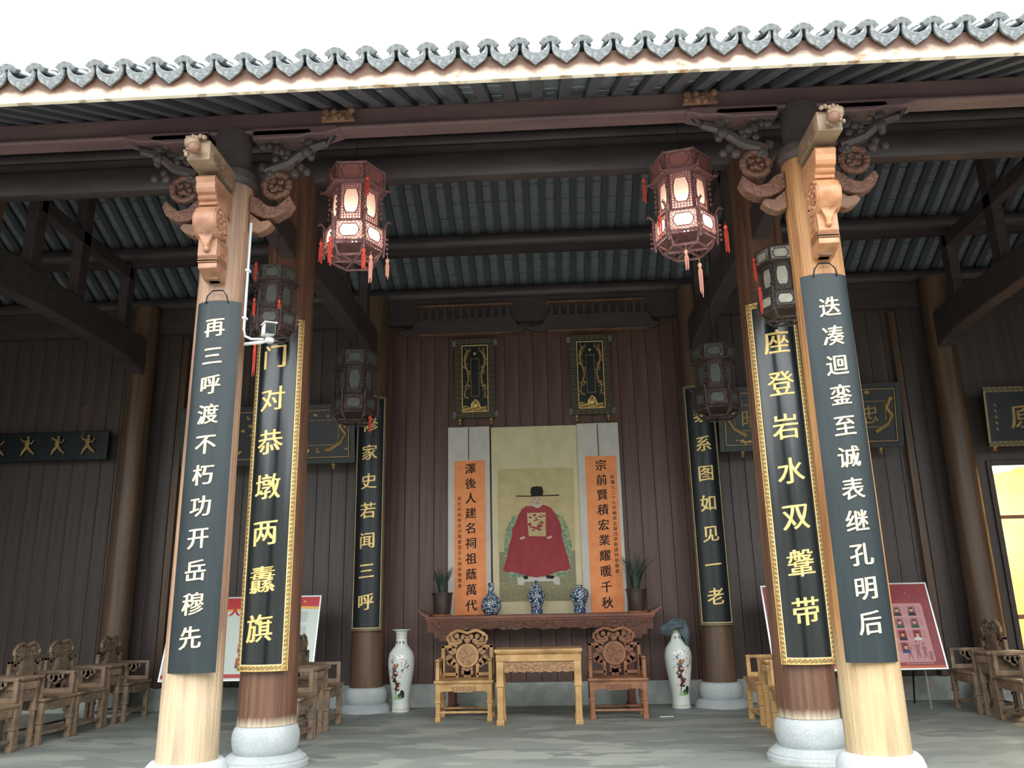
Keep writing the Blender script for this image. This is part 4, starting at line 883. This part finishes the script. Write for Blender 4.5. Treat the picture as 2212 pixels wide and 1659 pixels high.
def plaque_h(x0, x1, z0, z1, label, chars):
    cx_, cz_ = (x0+x1)/2, (z0+z1)/2; w, h = (x1-x0)/2, (z1-z0)/2
    p = empty('horizontal_plaque', (cx_, 11.55, cz_), label=label, cat='plaque', group='wide gilt plaques over the side bays'); p.rotation_euler = (.16, 0, 0)
    MB().bb(-w, w, -.02, .01, -h, h).build('backboard', 'lacqd', p)
    m = MB(); b = .075; m.bb(-w, -w+b, -.035, -.02, -h, h).bb(w-b, w, -.035, -.02, -h, h).bb(-w+b, w-b, -.035, -.02, -h, -h+b).bb(-w+b, w-b, -.035, -.02, h-b, h); m.build('outer_frame', 'lacqd', p, bevel=.004)
    m = MB(); t_ = .012; a = w-b-.01; c_ = h-b-.01; m.bb(-a, -a+t_, -.04, -.02, -c_, c_).bb(a-t_, a, -.04, -.02, -c_, c_).bb(-a, a, -.04, -.02, -c_, -c_+t_).bb(-a, a, -.04, -.02, c_-t_, c_); m.build('gilt_moulding', 'goldd', p)
    m = MB()
    for cx2 in (-.83, .83): m.bb(cx2-.23, cx2-.222, -.035, -.02, -.17, .2).bb(cx2+.222, cx2+.23, -.035, -.02, -.17, .2).bb(cx2-.23, cx2+.23, -.035, -.02, -.17, -.162).bb(cx2-.23, cx2+.23, -.035, -.02, .192, .2)
    m.build('character_frame', 'goldd', p)
    for cx2, ch in chars: letter(MB(), ch, cx2, 0.01, .28, .006, lambda u, v_, k: (u, -.02-k, v_), False, .3).build('character', 'goldd', p)
    rr = random.Random(int(x0*10)+50); m = MB()
    for k in range(110):
        xx = rr.uniform(-a+.04, a-.04); zz = rr.uniform(-c_+.03, c_-.03)
        if min(abs(xx-.83), abs(xx+.83)) < .26 and -.2 < zz < .23: continue
        m.ball((xx, -.026, zz), rr.uniform(.012, .03), (1.4, .5, 1), 6, 4)
    for s_ in (-1, 1): m.tube([(s_*(a-.06), -.03, .25), (s_*(a-.13), -.03, .1), (s_*(a-.05), -.03, -.02), (s_*(a-.14), -.03, -.14), (s_*(a-.3), -.03, -.24)], .028, 6)
    m.build('gilt_relief', 'goldd', p, smooth=True)['kind'] = 'stuff'
    MB().ball((-.6, -.035, -.24), .035).build('pearl', 'gold', p, smooth=True); MB().ball((.6, -.035, -.24), .035).build('pearl', 'gold', p, smooth=True)
    for s_ in (-.75, .75): MB().lathe([(0, -.09), (.02, -.08), (.012, -.055), (.03, -.02), (.024, 0)], 12, (s_*w, -.01, -h)).build('peg', 'goldd', p, smooth=True)
plaque_h(2.63, 5.2, 3.38, 4.3, 'wide black plaque with gilt relief over the right bay', [(-.83, '昭'), (.83, '忠')])
plaque_h(-5.2, -2.61, 3.38, 4.25, 'wide black plaque with gilt relief over the left bay', [])
# sign over the doorway
p = empty('door_sign', (7.3, 11.6, 3.775), label='black sign with one large gold character over the lit doorway', cat='sign'); p.rotation_euler = (.1, 0, 0)
MB().bb(-.93, .93, -.02, .01, -.42, .42).build('backboard', 'lacqd', p)
m = MB(); fr = MB()
for z in (-.42, .35):
    m.bb(-.93, .93, -.03, -.02, z, z+.07)
    for k in range(26):
        for (x0, y0, x1, y1) in FRET: fr.bb(-.93+k*.0715+x0*.07, -.93+k*.0715+x1*.07, -.033, -.03, z+y0*.07, z+y1*.07)
m.bb(-.93, -.9, -.03, -.02, -.35, .35).bb(.9, .93, -.03, -.02, -.35, .35); m.build('gilt_border', 'fretd', p); fr.build('fret_pattern', 'black', p)
letter(MB(), '原', -.42, 0, .36, .008, lambda u, v_, k: (u, -.02-k, v_), False, .9).build('character', 'goldd', p)
m = MB()
for k in range(5): m.ball((-.79, -.025, .17-k*.085), .014, (1, .4, 1.4), 6, 4).ball((-.775, -.025, .15-k*.085), .01, (1.6, .4, .7), 6, 4)
m.build('small_inscription', 'goldd', p)['kind'] = 'stuff'
for s_ in (-.85, .85): MB().lathe([(0, -.06), (.03, -.05), (.02, -.03), (.035, 0)], 12, (s_, -.01, -.42)).build('peg', 'goldd', p, smooth=True)
# gilt carved figures at far left
r = empty('carved_beam', (-7.4, 11.8, 3.8), label='dark beam with four small gilt carved figures at far left', cat='carving')
MB().bb(-.95, .95, -.0, .08, -.22, .22).build('backboard', 'lacqd', r, bevel=.01)
for k in range(4):
    m = MB(); x = -.75+k*.47; rr = random.Random(k)
    m.tube([(x, -.03, -.02), (x, -.04, .06), (x+.01, -.03, .11)], [.03, .035, .02], 7); m.ball((x+.01, -.04, .135), .022)
    m.tube([(x, -.03, 0), (x-.06, -.03, -.07), (x-.08, -.03, -.14)], [.025, .022, .015], 6); m.tube([(x, -.03, 0), (x+.05, -.03, -.06), (x+.12, -.03, -.12)], [.025, .022, .012], 6)
    m.tube([(x, -.04, .07), (x-.07, -.05, .08+.03*rr.random()), (x-.11, -.04, .13)], [.018, .014, .008], 6); m.tube([(x, -.04, .07), (x+.07, -.05, .04), (x+.10, -.04, .10)], [.018, .014, .008], 6)
    m.build('gilt_figure', 'goldd', r, smooth=True)
# loose tassel cords by it
m = MB(); tassel(m, -6.36, 10.98, 4.19, .5, .02, random.Random(4)); m.tube([(-6.36, 10.98, 4.24), (-6.36, 10.98, 6.34)], .004, 4)
tag(m.build('hanging_tassel', 'reliefd'), 'long dusty tassel hanging at far left', 'tassel')

# ------------------------------------------------------------------ big floor vases
prof = [(0, 0), (.115, 0), (.125, .01), (.12, .03), (.115, .10), (.118, .2), (.14, .33), (.165, .48), (.178, .60), (.176, .68), (.16, .75), (.125, .80), (.09, .84), (.078, .88), (.075, .95), (.078, 1.01), (.095, 1.035), (.128, 1.045), (.126, 1.052), (.09, 1.045), (.07, 1.02), (.06, .9), (0, .85)]
def rad(z):
    for (r0, z0), (r1, z1) in zip(prof[1:17], prof[2:18]):
        if z0 <= z <= z1: return r0+(r1-r0)*(z-z0)/max(1e-6, z1-z0)
    return .1
def big_vase(x, y, rot, label):
    v = empty('floor_vase', (x, y, 0), rot, label=label, cat='vase', group='tall painted floor vases')
    MB().lathe(prof, 48).build('vessel', 'porc', v, smooth=True, sharp=70)
    def F(u, z, k=.0015): r = rad(z)+k; a = u/.16; return (r*math.sin(a), -r*math.cos(a), z)
    def blob(mb, u, z, ru, rz_, n=9, j=0, seed=0):
        rr = random.Random(seed); pts_ = [F(u, z, .002)]+[F(u+ru*math.cos(2*PI*i/n)*(1+j*rr.uniform(-1, 1)), z+rz_*math.sin(2*PI*i/n)*(1+j*rr.uniform(-1, 1)), .002) for i in range(n)]
        mb.add(pts_, [(0, 1+i, 1+(i+1) % n) for i in range(n)])
    def stroke(mb, pts_, w, k=.002):
        for (a, c_) in zip(pts_, pts_[1:]):
            dx, dz = c_[0]-a[0], c_[1]-a[1]; l = math.hypot(dx, dz) or 1; nx, nz = -dz/l*w/2, dx/l*w/2
            mb.add([F(a[0]+nx, a[1]+nz, k), F(a[0]-nx, a[1]-nz, k), F(c_[0]-nx, c_[1]-nz, k), F(c_[0]+nx, c_[1]+nz, k)], [(0, 1, 2, 3)])
    br = MB(); rr = random.Random(12)
    for q in range(7): blob(br, -.03+rr.uniform(-.03, .05), .30+q*.035, .035, .03, 9, .35, q)
    stroke(br, [(-.05, .22), (-.03, .34), (-.06, .45), (-.02, .52), (.06, .53), (.12, .57), (.14, .60)], .014)
    stroke(br, [(-.06, .40), (-.08, .55), (-.06, .66), (-.03, .70), (.03, .71), (.09, .705)], .007); stroke(br, [(.04, .53), (.08, .56), (.10, .62), (.11, .67)], .007)
    for q in range(26):
        u, z = rr.uniform(-.13, .13), rr.uniform(.5, .73); stroke(br, [(u, z), (u+rr.uniform(-.03, .03), z+rr.uniform(0, .03))], .004)
    br.build('painted_branches', 'bark', v)
    rk = MB(); blob(rk, .07, .235, .04, .05, 9, .3, 4); blob(rk, .03, .21, .05, .03, 9, .3, 2); rk.build('painted_rock', 'pdark', v)
    fl = MB()
    for q, (u, z) in enumerate([(.09, .565), (.0, .50), (-.03, .505), (.03, .455), (.06, .505), (.0, .39), (-.05, .35), (.03, .35), (-.06, .45), (.0, .31), (-.09, .30), (-.07, .71), (.0, .73), (.06, .68), (-.11, .62), (.05, .63)]):
        for t_ in range(5): blob(fl, u+.009*math.cos(t_*1.256), z+.009*math.sin(t_*1.256), .008, .008, 6)
    fl.build('painted_blossom', 'petal', v)
    g = MB()
    for q in range(22): u = -.08+q*.006; stroke(g, [(u, .165), (u+rr.uniform(-.02, .02), .165+rr.uniform(.03, .06))], .005)
    g.build('painted_grass', 'grass', v)
    bd = MB(); blob(bd, -.035, .585, .02, .035); blob(bd, .0, .60, .012, .022); bd.build('painted_bird', 'bird', v)
    bd = MB(); blob(bd, -.045, .555, .03, .022); stroke(bd, [(-.05, .58), (-.085, .66)], .016); stroke(bd, [(-.02, .56), (-.005, .58)], .01); bd.build('painted_bird', 'birdb', v)
    bn = MB()
    for zc_, hh in ((.035, .022), (.995, -.03), (.955, -.022)):
        for q in range(24): u = -PI*.16+q*2*PI*.16/24; bn.add([F(u-.012, zc_), F(u+.012, zc_), F(u, zc_+hh)], [(0, 1, 2)])
    bn.build('pointed_band', 'goldd', v)
    m = MB()
    for q, ch in enumerate('殿春圖'): letter(m, ch, (q-1)*.062*.95, .885, .042, .0008, lambda u, z, k: ((rad(z)+.001+k)*math.sin(u/.1), -(rad(z)+.001+k)*math.cos(u/.1), z), False, .8, 0)
    m.build('inscription', 'ink', v)
    return v
big_vase(-1.882, 11.54, -.1, 'tall white floor vase with painted birds, uncovered, left of altar')
big_vase(1.825, 11.50, .25, 'tall white floor vase with grey cloth over its mouth, right of altar')
# crumpled cloth on the right vase
cl = MB(); NU, NV = 44, 30; vs = []
for i in range(NV+1):
    t_ = i/NV
    for j in range(NU):
        a = 2*PI*j/NU; tail = max(0, math.cos(a-PI*1.86))**3; tail2 = max(0, math.cos(a-PI*1.12))**3
        drop = .03+.30*tail+.13*tail2
        if t_ < .4: r = .01+.14*(t_/.4); z = 1.055+.06*(1-(t_/.4)**2)+.02*math.sin(a*3+t_*9)
        else:
            u = (t_-.4)/.6; r = .15+.035*math.sin(u*PI)*(1+1.2*tail2)-.02*tail*u+.012*math.sin(a*9+u*5); z = 1.055-drop*u+.012*math.sin(a*7+u*8)
        r += .012*math.sin(a*6+t_*7); vs.append((r*math.cos(a), r*math.sin(a), z))
cl.add(vs, [(i*NU+j, i*NU+(j+1) % NU, (i+1)*NU+(j+1) % NU, (i+1)*NU+j) for i in range(NV) for j in range(NU)])
cl.add([tuple(v) for v in vs[:NU]], [tuple(range(NU))])
o = cl.build('crumpled_cloth', 'cloth', None, smooth=True, sharp=180); o.location = (1.825, 11.50, 0); s_ = o.modifiers.new('s', 'SOLIDIFY'); s_.thickness = .004
tx = bpy.data.textures.new('crumple', 'CLOUDS'); tx.noise_scale = .06; d_ = o.modifiers.new('d', 'DISPLACE'); d_.texture = tx; d_.strength = .03; d_.mid_level = .5
tag(o, 'crumpled grey-blue cloth draped over the right floor vase', 'cloth')
o = MB().box(0, 0, .006, .17, .02, .01).build('litter_stick', 'pwhite', bevel=.003); o.location = (1.524, 10.66, 0); o.rotation_euler = (0, 0, .1); tag(o, 'small white stick lying on the floor near right vase', 'litter')

# ------------------------------------------------------------------ furniture
def arc(cx, cz, r, a0, a1, n): return [(cx+r*math.cos(a0+(a1-a0)*i/n), cz+r*math.sin(a0+(a1-a0)*i/n)) for i in range(n+1)]
def leg_mesh(w, h, step, sx, sy):
    m = MB(); a = w/2
    m.bb(-a, a, -a, a, step, h); m.bb(-a-.006, a+.006, -a-.006, a+.006, step, step+.03)
    m.bb(-a*.86, a*.86, -a*.86, a*.86, .07, step)
    m.bb(-a*1.08, a*1.08, -a*1.08, a*1.08, 0, .06); m.bb(-a*.95, a*.95, -a*.95, a*.95, .06, .075)
    return m
def make_chair():
    c = empty('carved_armchair', cat='chair'); w, d = .70, .50; T = 'grey'
    m = MB(); m.bb(-w/2-.015, w/2+.015, -d/2-.015, d/2, .44, .47); m.bb(-w/2, w/2, -d/2, d/2-.0, .425, .44); m.build('seat', T, c, bevel=.007)
    pts = [(-w/2+.01, .425), (w/2-.01, .425), (w/2-.01, .30), (w/2-.06, .32), (w/2-.09, .345), (.13, .345), (.11, .335), (-.11, .335), (-.13, .345), (-w/2+.09, .345), (-w/2+.06, .32), (-w/2+.01, .30)]
    MB().prism(pts, 'xz', -d/2+.01, -d/2+.035).build('front_apron', T, c, bevel=.004)
    MB().bb(-.15, .15, -d/2+.002, -d/2+.012, .35, .405).build('apron_relief', 'relief', c, bevel=.003)
    for s in (-1, 1):
        ps = [(-d/2+.03, .425), (d/2-.03, .425), (d/2-.03, .32), (d/2-.08, .35), (-d/2+.08, .35), (-d/2+.03, .32)]
        MB().prism(ps, 'yz', s*(w/2-.03)-.012, s*(w/2-.03)+.012).build('side_apron', T, c, bevel=.004)
    for sx in (-1, 1):
        for sy in (-1, 1):
            o = leg_mesh(.062, .425, .21, sx, sy).build('leg', T, c, bevel=.006); o.location = (sx*(w/2-.035), sy*(d/2-.035), 0)
    MB().bb(-w/2+.05, w/2-.05, -d/2+.02, -d/2+.05, .095, .12).build('stretcher', T, c, bevel=.003)
    MB().bb(-w/2+.05, w/2-.05, d/2-.05, d/2-.02, .095, .12).build('stretcher', T, c, bevel=.003)
    for s in (-1, 1): MB().bb(s*(w/2-.035)-.014, s*(w/2-.035)+.014, -d/2+.05, d/2-.05, .095, .12).build('stretcher', T, c, bevel=.003)
    # arm frames: a square frame with a cloud ornament inside
    for s in (-1, 1):
        x = s*(w/2-.025); m = MB()
        m.bb(x-.022, x+.022, -d/2+.03, -d/2+.075, .47, .70); m.bb(x-.022, x+.022, d/2-.07, d/2-.03, .47, .72); m.bb(x-.024, x+.024, -d/2+.03, d/2-.03, .68, .715); m.bb(x-.02, x+.02, -d/2+.07, d/2-.06, .47, .52)
        m.build('arm_frame', T, c, bevel=.005)
        m = MB()
        for (yy, zz, r) in ((-.03, .645, .045), (.02, .635, .05), (.07, .65, .038), (.0, .60, .032), (-.07, .655, .03)): m.cyl((x, yy, zz), r, 'x', .022, 12)
        m.bb(x-.012, x+.012, .06, .09, .52, .66); m.build('arm_ornament', 'relief', c, bevel=.003)
    # back
    y = d/2-.05
    for s in (-1, 1):
        m = MB(); m.bb(s*(w/2-.07)-.0 if s < 0 else s*(w/2-.07)-.05, s*(w/2-.07)+.05 if s < 0 else s*(w/2-.07), y-.02, y+.02, .62, .86)
        m = MB(); x0, x1 = sorted((s*.33, s*.285)); m.bb(x0, x1, y-.02, y+.02, .47, .86); x0, x1 = sorted((s*.33, s*.2)); m.bb(x0, x1, y-.02, y+.02, .825, .86)
        x0, x1 = sorted((s*.285, s*.12)); m.bb(x0, x1, y-.018, y+.018, .49, .53); x0, x1 = sorted((s*.15, s*.11)); m.bb(x0, x1, y-.018, y+.018, .47, .63)
        m.build('back_frame', T, c, bevel=.005)
        m = MB()
        for (a, b_, r) in ((.19, .80, .055), (.23, .83, .04), (.16, .86, .04), (.19, .66, .05), (.23, .70, .045), (.155, .62, .038), (.24, .655, .03)): m.cyl((s*a, y, b_), r, 'y', .022, 12)
        m.build('scroll_carving', 'relief', c, bevel=.003)
    m = MB(); m.cyl((0, y-.005, .735), .148, 'y', .04, 40); m.build('medallion_rim', T, c, smooth=True, bevel=.006)
    MB().cyl((0, y-.028, .735), .115, 'y', .01, 36).build('medallion', 'relief', c, bevel=.003)
    m = MB()
    for (a, b_, r) in ((0, .54, .045), (-.045, .53, .035), (.045, .53, .035), (0, .50, .05), (-.05, .575, .025), (.05, .575, .025)): m.cyl((a, y, b_), r, 'y', .022, 12)
    m.build('lower_carving', 'relief', c, bevel=.003)
    # crest: cloud-headed rail with pierced inside
    out = [(-.10, .885), (-.17, .87), (-.225, .885), (-.252, .92), (-.25, .965), (-.22, .995), (-.17, 1.02), (-.12, 1.04), (-.07, 1.03), (0, 1.005), (.07, 1.03), (.12, 1.04), (.17, 1.02), (.22, .995), (.25, .965), (.252, .92), (.225, .885), (.17, .87), (.10, .885)]
    MB().tube([(a, y, b_) for a, b_ in out], .02, 8).build('crest_rail', T, c, smooth=True)
    m = MB(); 
    for (a, b_, r) in ((.19, .93, .03), (.13, .97, .03), (.1, .91, .035), (.05, .96, .033), (0, .93, .045), (.20, .975, .015), (.15, .90, .022)):
        for s in ((-1, 1) if a else (1,)): m.cyl((s*a, y, b_), r, 'y', .022, 12)
    m.build('crest_carving', 'relief', c, bevel=.003)
    return c
CH = make_chair()
def chair(x, y, rz, m, label, group, first=[True]):
    narrow = abs(rz) > .1
    if first[0]: o = CH; first[0] = False; o.location = (x, y, 0); o.rotation_euler = (0, 0, rz); o['label'] = label; o['group'] = group
    else: o = dup(CH, (x, y, 0), rz, label, group)
    if narrow: o.scale = (.89, 1, 1)
    remat(o, m)
    return o
g0 = 'carved armchairs in the hall'
chair(-.92, 10.72, 0, 'tan', 'golden tan carved armchair left of the small altar-front table', g0)
chair(.95, 10.72, 0, 'brown', 'reddish brown carved armchair right of the small altar-front table', g0)
H = PI/2
chair(-5.57, 8.40, H, 'grey', 'carved armchair cut by the left edge of the picture', g0)
chair(-5.57, 9.42, H, 'grey', 'dusty armchair in left row just beyond the nearest tea table', g0)
chair(-5.57, 10.09, H, 'grey', 'dusty armchair in left row, just before the farthest tea table', g0)
chair(-5.57, 11.22, H, 'grey', 'farthest armchair in left row beside the pale notice board', g0)
chair(-2.66, 9.04, H, 'grey', 'tan armchair half hidden behind second left column', g0)
chair(-2.66, 10.20, H, 'grey', 'tan armchair nearest the rear left column', g0)
chair(2.70, 9.00, -H, 'tan', 'tan armchair half hidden behind second right column', g0)
chair(2.70, 10.13, -H, 'tan', 'tan armchair nearest the rear right column', g0)
chair(5.38, 10.80, -H, 'grey', 'dusty armchair beside the lower corner of the red notice board', g0)
chair(5.38, 9.74, -H, 'grey', 'dusty armchair at the right edge just nearer than the tea table', g0)
chair(5.38, 9.03, -H, 'grey', 'nearest armchair of the right row, cut by the picture edge', g0)

def make_table(name, w, d, h, T, relief, legw=.085, thick=.035):
    c = empty(name, cat='table')
    m = MB(); m.bb(-w/2, w/2, -d/2, d/2, h-thick, h); m.bb(-w/2+.012, w/2-.012, -d/2+.012, d/2-.012, h-thick-.015, h-thick); m.bb(-w/2+.035, w/2-.035, -d/2+.035, d/2-.035, h-thick-.03, h-thick-.015); m.build('tabletop', T, c, bevel=.006)
    z1 = h-thick-.03; m = MB(); W2_ = w/2-.02; m.bb(-W2_-.004, W2_+.004, -d/2+.014, -d/2+.06, z1-.075, z1+.001); m.bb(-W2_-.004, W2_+.004, d/2-.06, d/2-.014, z1-.075, z1+.001)
    m.bb(-W2_-.005, -W2_+.04, -d/2+.06, d/2-.06, z1-.075, z1).bb(W2_-.04, W2_+.005, -d/2+.06, d/2-.06, z1-.075, z1); m.build('frame_rail', T, c, bevel=.005)
    def apron(half):
        pts = [(-half, z1-.075), (half, z1-.075), (half, z1-.195)]; n = 24
        for i in range(n+1): pts.append((half*.98-2*half*.98*i/n, z1-.195+.008*math.sin(i*2.1)+.02*(abs(1-2*i/n)**2)*0))
        return pts+[(-half, z1-.195)]
    half = w/2-.02-legw
    MB().prism(apron(half), 'xz', -d/2+.035, -d/2+.055).build('carved_apron', relief, c, bevel=.003)
    rr = random.Random(3); m = MB()
    for k in range(int(90*w)): m.ball((rr.uniform(-half+.02, half-.02), -d/2+.034, rr.uniform(z1-.18, z1-.09)), rr.uniform(.007, .015), (1.3, .6, 1), 6, 4)
    m.build('apron_relief', relief, c, smooth=True)['kind'] = 'stuff'
    hd = d/2-.02-legw
    if hd > .02:
        for s in (-1, 1): MB().bb(s*(w/2-.045)-.01, s*(w/2-.045)+.01, -hd, hd, z1-.17, z1-.07).build('side_apron', relief, c, bevel=.003)
    for sx in (-1, 1):
        for sy in (-1, 1):
            o = leg_mesh(legw, z1, h*.50, sx, sy).build('leg', T, c, bevel=.006); o.location = (sx*(w/2-.02-legw/2), sy*(d/2-.02-legw/2), 0)
    return c
t1 = make_table('square_table', 1.04, .52, .84, 'tan', 'relief'); t1.location = (.005, 10.36, 0); t1['label'] = 'golden tan carved table between the two armchairs before the altar'
t2 = make_table('tea_table', .38, .46, .72, 'grey', 'reliefg', .055, .025)
t2.scale = (.86, 1, 1); t2.location = (-5.56, 8.905, 0); t2.rotation_euler = (0, 0, H); t2['label'] = 'narrow tea table nearest the left edge of the picture'; t2['group'] = 'tea tables between armchairs'
for i, (x, y, rz, lb) in enumerate(((-5.56, 10.63, H, 'narrow tea table just before the farthest chair of the left row'), (-2.65, 9.62, H, 'tea table between the two armchairs on the left of the altar'),
        (2.69, 9.565, -H, 'tea table between the two armchairs on the right of the altar'), (5.37, 10.27, -H, 'tea table in the right row beyond the red notice board'))):
    o = dup(t2, (x, y, 0), rz, lb, 'tea tables between armchairs')
    if i == 2: remat(o, 'tan')
for ch in t1.children: pass

# ------------------------------------------------------------------ notice boards on easels
def notice(x0, x1, label, red):
    w = (x1-x0)/2; th = math.atan2(.3, 1.03); hgt = 1.06
    b = empty('notice_board', ((x0+x1)/2, 11.0, .485), label=label, cat='sign', group='notice boards on easels'); 
    Rx = Matrix.Rotation(-th, 3, 'X')
    def T(x, y, z): return tuple(Rx @ Vector((x, y, z)))
    def part(mb, name, m, par=None, **k): return mb.map(T).build(name, m, par or b, **k)
    part(MB().bb(-w, w, 0, .02, 0, hgt), 'panel', 'pdred' if red else 'pwhite')
    m = MB(); f_ = .022; m.bb(-w-f_, -w, -.012, .03, -f_, hgt+f_).bb(w, w+f_, -.012, .03, -f_, hgt+f_).bb(-w, w, -.012, .03, -f_, 0).bb(-w, w, -.012, .03, hgt, hgt+f_); part(m, 'frame', 'alu', bevel=.003)
    for s in (-1, 1):
        MB().tube([T(s*w*.8, .03, hgt*.9), (s*w*.82, .65, -.485)], .012, 6).build('easel_leg', 'iron', b); MB().tube([T(s*w*.8, .03, hgt*.5), (s*w*.8, .1, -.485)], .012, 6).build('easel_leg', 'alu', b)
    y = -.003
    def rect(name, m, x0, x1, z0, z1, l=0): return part(MB().bb(x0, x1, y-.001-l*.001, y-l*.001+.003, z0, z1), name, m)
    def person(x, z, coat, bgm='pred', hat=False):
        ph = rect('photo', bgm, x-.05, x+.05, z, z+.13, 1)
        m = MB().prism([(x-.05, z), (x+.05, z), (x+.046, z+.025), (x+.015, z+.045), (x-.015, z+.045), (x-.046, z+.025)], 'xz', y-.0035, y-.002); part(m, 'coat', coat, ph)
        m = MB().prism([(x+.02*math.cos(i*PI/6), z+.072+.027*math.sin(i*PI/6)) for i in range(12)], 'xz', y-.0045, y-.002); part(m, 'face', 'pskin', ph)
        m = MB().prism([(x-.021, z+.085), (x+.021, z+.085), (x+.018, z+.105), (x-.018, z+.105)], 'xz', y-.0052, y-.003); part(m, 'hair', 'pdark', ph)
    def star(mb, x, z, r):
        mb.prism([((r if i % 2 == 0 else r*.42)*math.sin(i*PI/5)+x, (r if i % 2 == 0 else r*.42)*math.cos(i*PI/5)+z) for i in range(10)], 'xz', y-.004, y-.001)
    def lines(mb, x0, x1, z1, n, dz=.014):
        rr = random.Random(int((x0+z1)*1000))
        for k in range(n): mb.bb(x0, x1-rr.uniform(0, .02), y-.003, y-.001, z1-k*dz-.004, z1-k*dz)
    if not red:
        m = MB().prism([(-w, hgt), (w, hgt), (w, hgt-.13), (w*.5, hgt-.115), (0, hgt-.14), (-w*.5, hgt-.16), (-w, hgt-.13)], 'xz', y-.002, y); part(m, 'red_banner', 'pred')
        m = MB().prism([(-w, hgt-.13), (-w*.5, hgt-.16), (0, hgt-.14), (w*.5, hgt-.115), (w, hgt-.13), (w, hgt-.165), (w*.5, hgt-.145), (0, hgt-.17), (-w*.5, hgt-.19), (-w, hgt-.155)], 'xz', y-.0025, y); part(m, 'yellow_swoosh', 'pyel')
        rect('red_footer', 'pred', -w, w, .02, .065, 1)
        letter(m := MB(), '人', -.02-w*.13, hgt-.17, .15, .003, lambda u, v_, k: (u, y-.002-k, v_), False, 2.2, 0); part(m, 'headline_character', 'pred')
        m = MB(); star(m, w*.80, hgt-.06, .022); star(m, w*.71, hgt-.055, .012); part(m, 'stars', 'pyel')
        for i, xx in enumerate((-.86, -.5, .02, .60)):
            for k, z in enumerate((hgt-.33, hgt-.52, hgt-.72, hgt-.92)):
                person(xx*w, z, ('pgreen', 'pwhite', 'pblue', 'pgreen')[k]); m = MB(); lines(m, xx*w+.07, xx*w+.07+.2*w, z+.13, 10); lines(m, xx*w-.03, xx*w+.03, z-.012, 2, .02); part(m, 'text_lines', 'pgrey')
    else:
        n = 6; a = w*.90; z0, z1 = .07, hgt-.25; r = .035; pts = arc(a-r, z1-r, r, 0, PI/2, n)+arc(-a+r, z1-r, r, PI/2, PI, n)+arc(-a+r, z0+r, r, PI, 1.5*PI, n)+arc(a-r, z0+r, r, 1.5*PI, 2*PI, n)
        part(MB().prism(pts, 'xz', y-.002, y), 'pink_panel', 'ppink'); rect('orange_footer', 'pora', -w, w, 0, .03, 1)
        m = MB(); star(m, w*.50, hgt-.08, .035); star(m, w*.53, hgt-.16, .025); star(m, w*.5, hgt-.215, .018); star(m, w*.74, hgt-.12, .012); star(m, w*.78, hgt-.15, .01); star(m, w*.36, hgt-.09, .025); part(m, 'stars', 'ppink')
        for i, xx in enumerate((-.80, -.62, -.44, -.26, -.08, .10, .28, .43, .585, .76)):
            for k in range(4):
                if xx > .6 and k == 3 or (.5 < xx < .6 and k > 3): continue
                z = hgt-.41-k*.155; person(xx*w, z, ('pdark', 'pgreen', 'pdark', 'pblue')[k] if xx < .6 or k < 2 else 'pwhite'); m = MB(); lines(m, xx*w+.065, xx*w+.055+.065*w, z+.12, 7); part(m, 'text_lines', 'pgr2')
        m = MB()
        for (xx, s) in ((.62, 1), (.72, 1.1), (.80, 1)):
            m.prism([(xx*w-.03, .08), (xx*w-.02, .22*s), (xx*w-.035, .25*s), (xx*w, .27*s), (xx*w+.035, .25*s), (xx*w+.02, .2*s), (xx*w+.03, .08), (xx*w, .16)], 'xz', y-.003, y-.001); m.prism([(xx*w+.018*math.cos(i*PI/5), .295*s+.02*math.sin(i*PI/5)) for i in range(10)], 'xz', y-.003, y-.001)
        m.prism([(.75*w-.005, .28), (.75*w+.005, .28), (.79*w+.005, .42), (.79*w-.003, .42)], 'xz', y-.003, y-.001); m.bb(.84*w, .88*w, y-.003, y-.001, .09, .2); part(m, 'printed_figures', 'pgr2')
        m = MB()
        for k in range(16): m.bb(.55*w+k*.021, .55*w+k*.021+.014, y-.003, y-.001, .045, .06)
        part(m, 'footer_text', 'ppink')
    return b
notice(-4.95, -2.96, 'pale notice board with rows of portraits behind left chairs', False)
notice(2.96, 5.06, 'dark red notice board with stars and portraits behind right chairs', True)
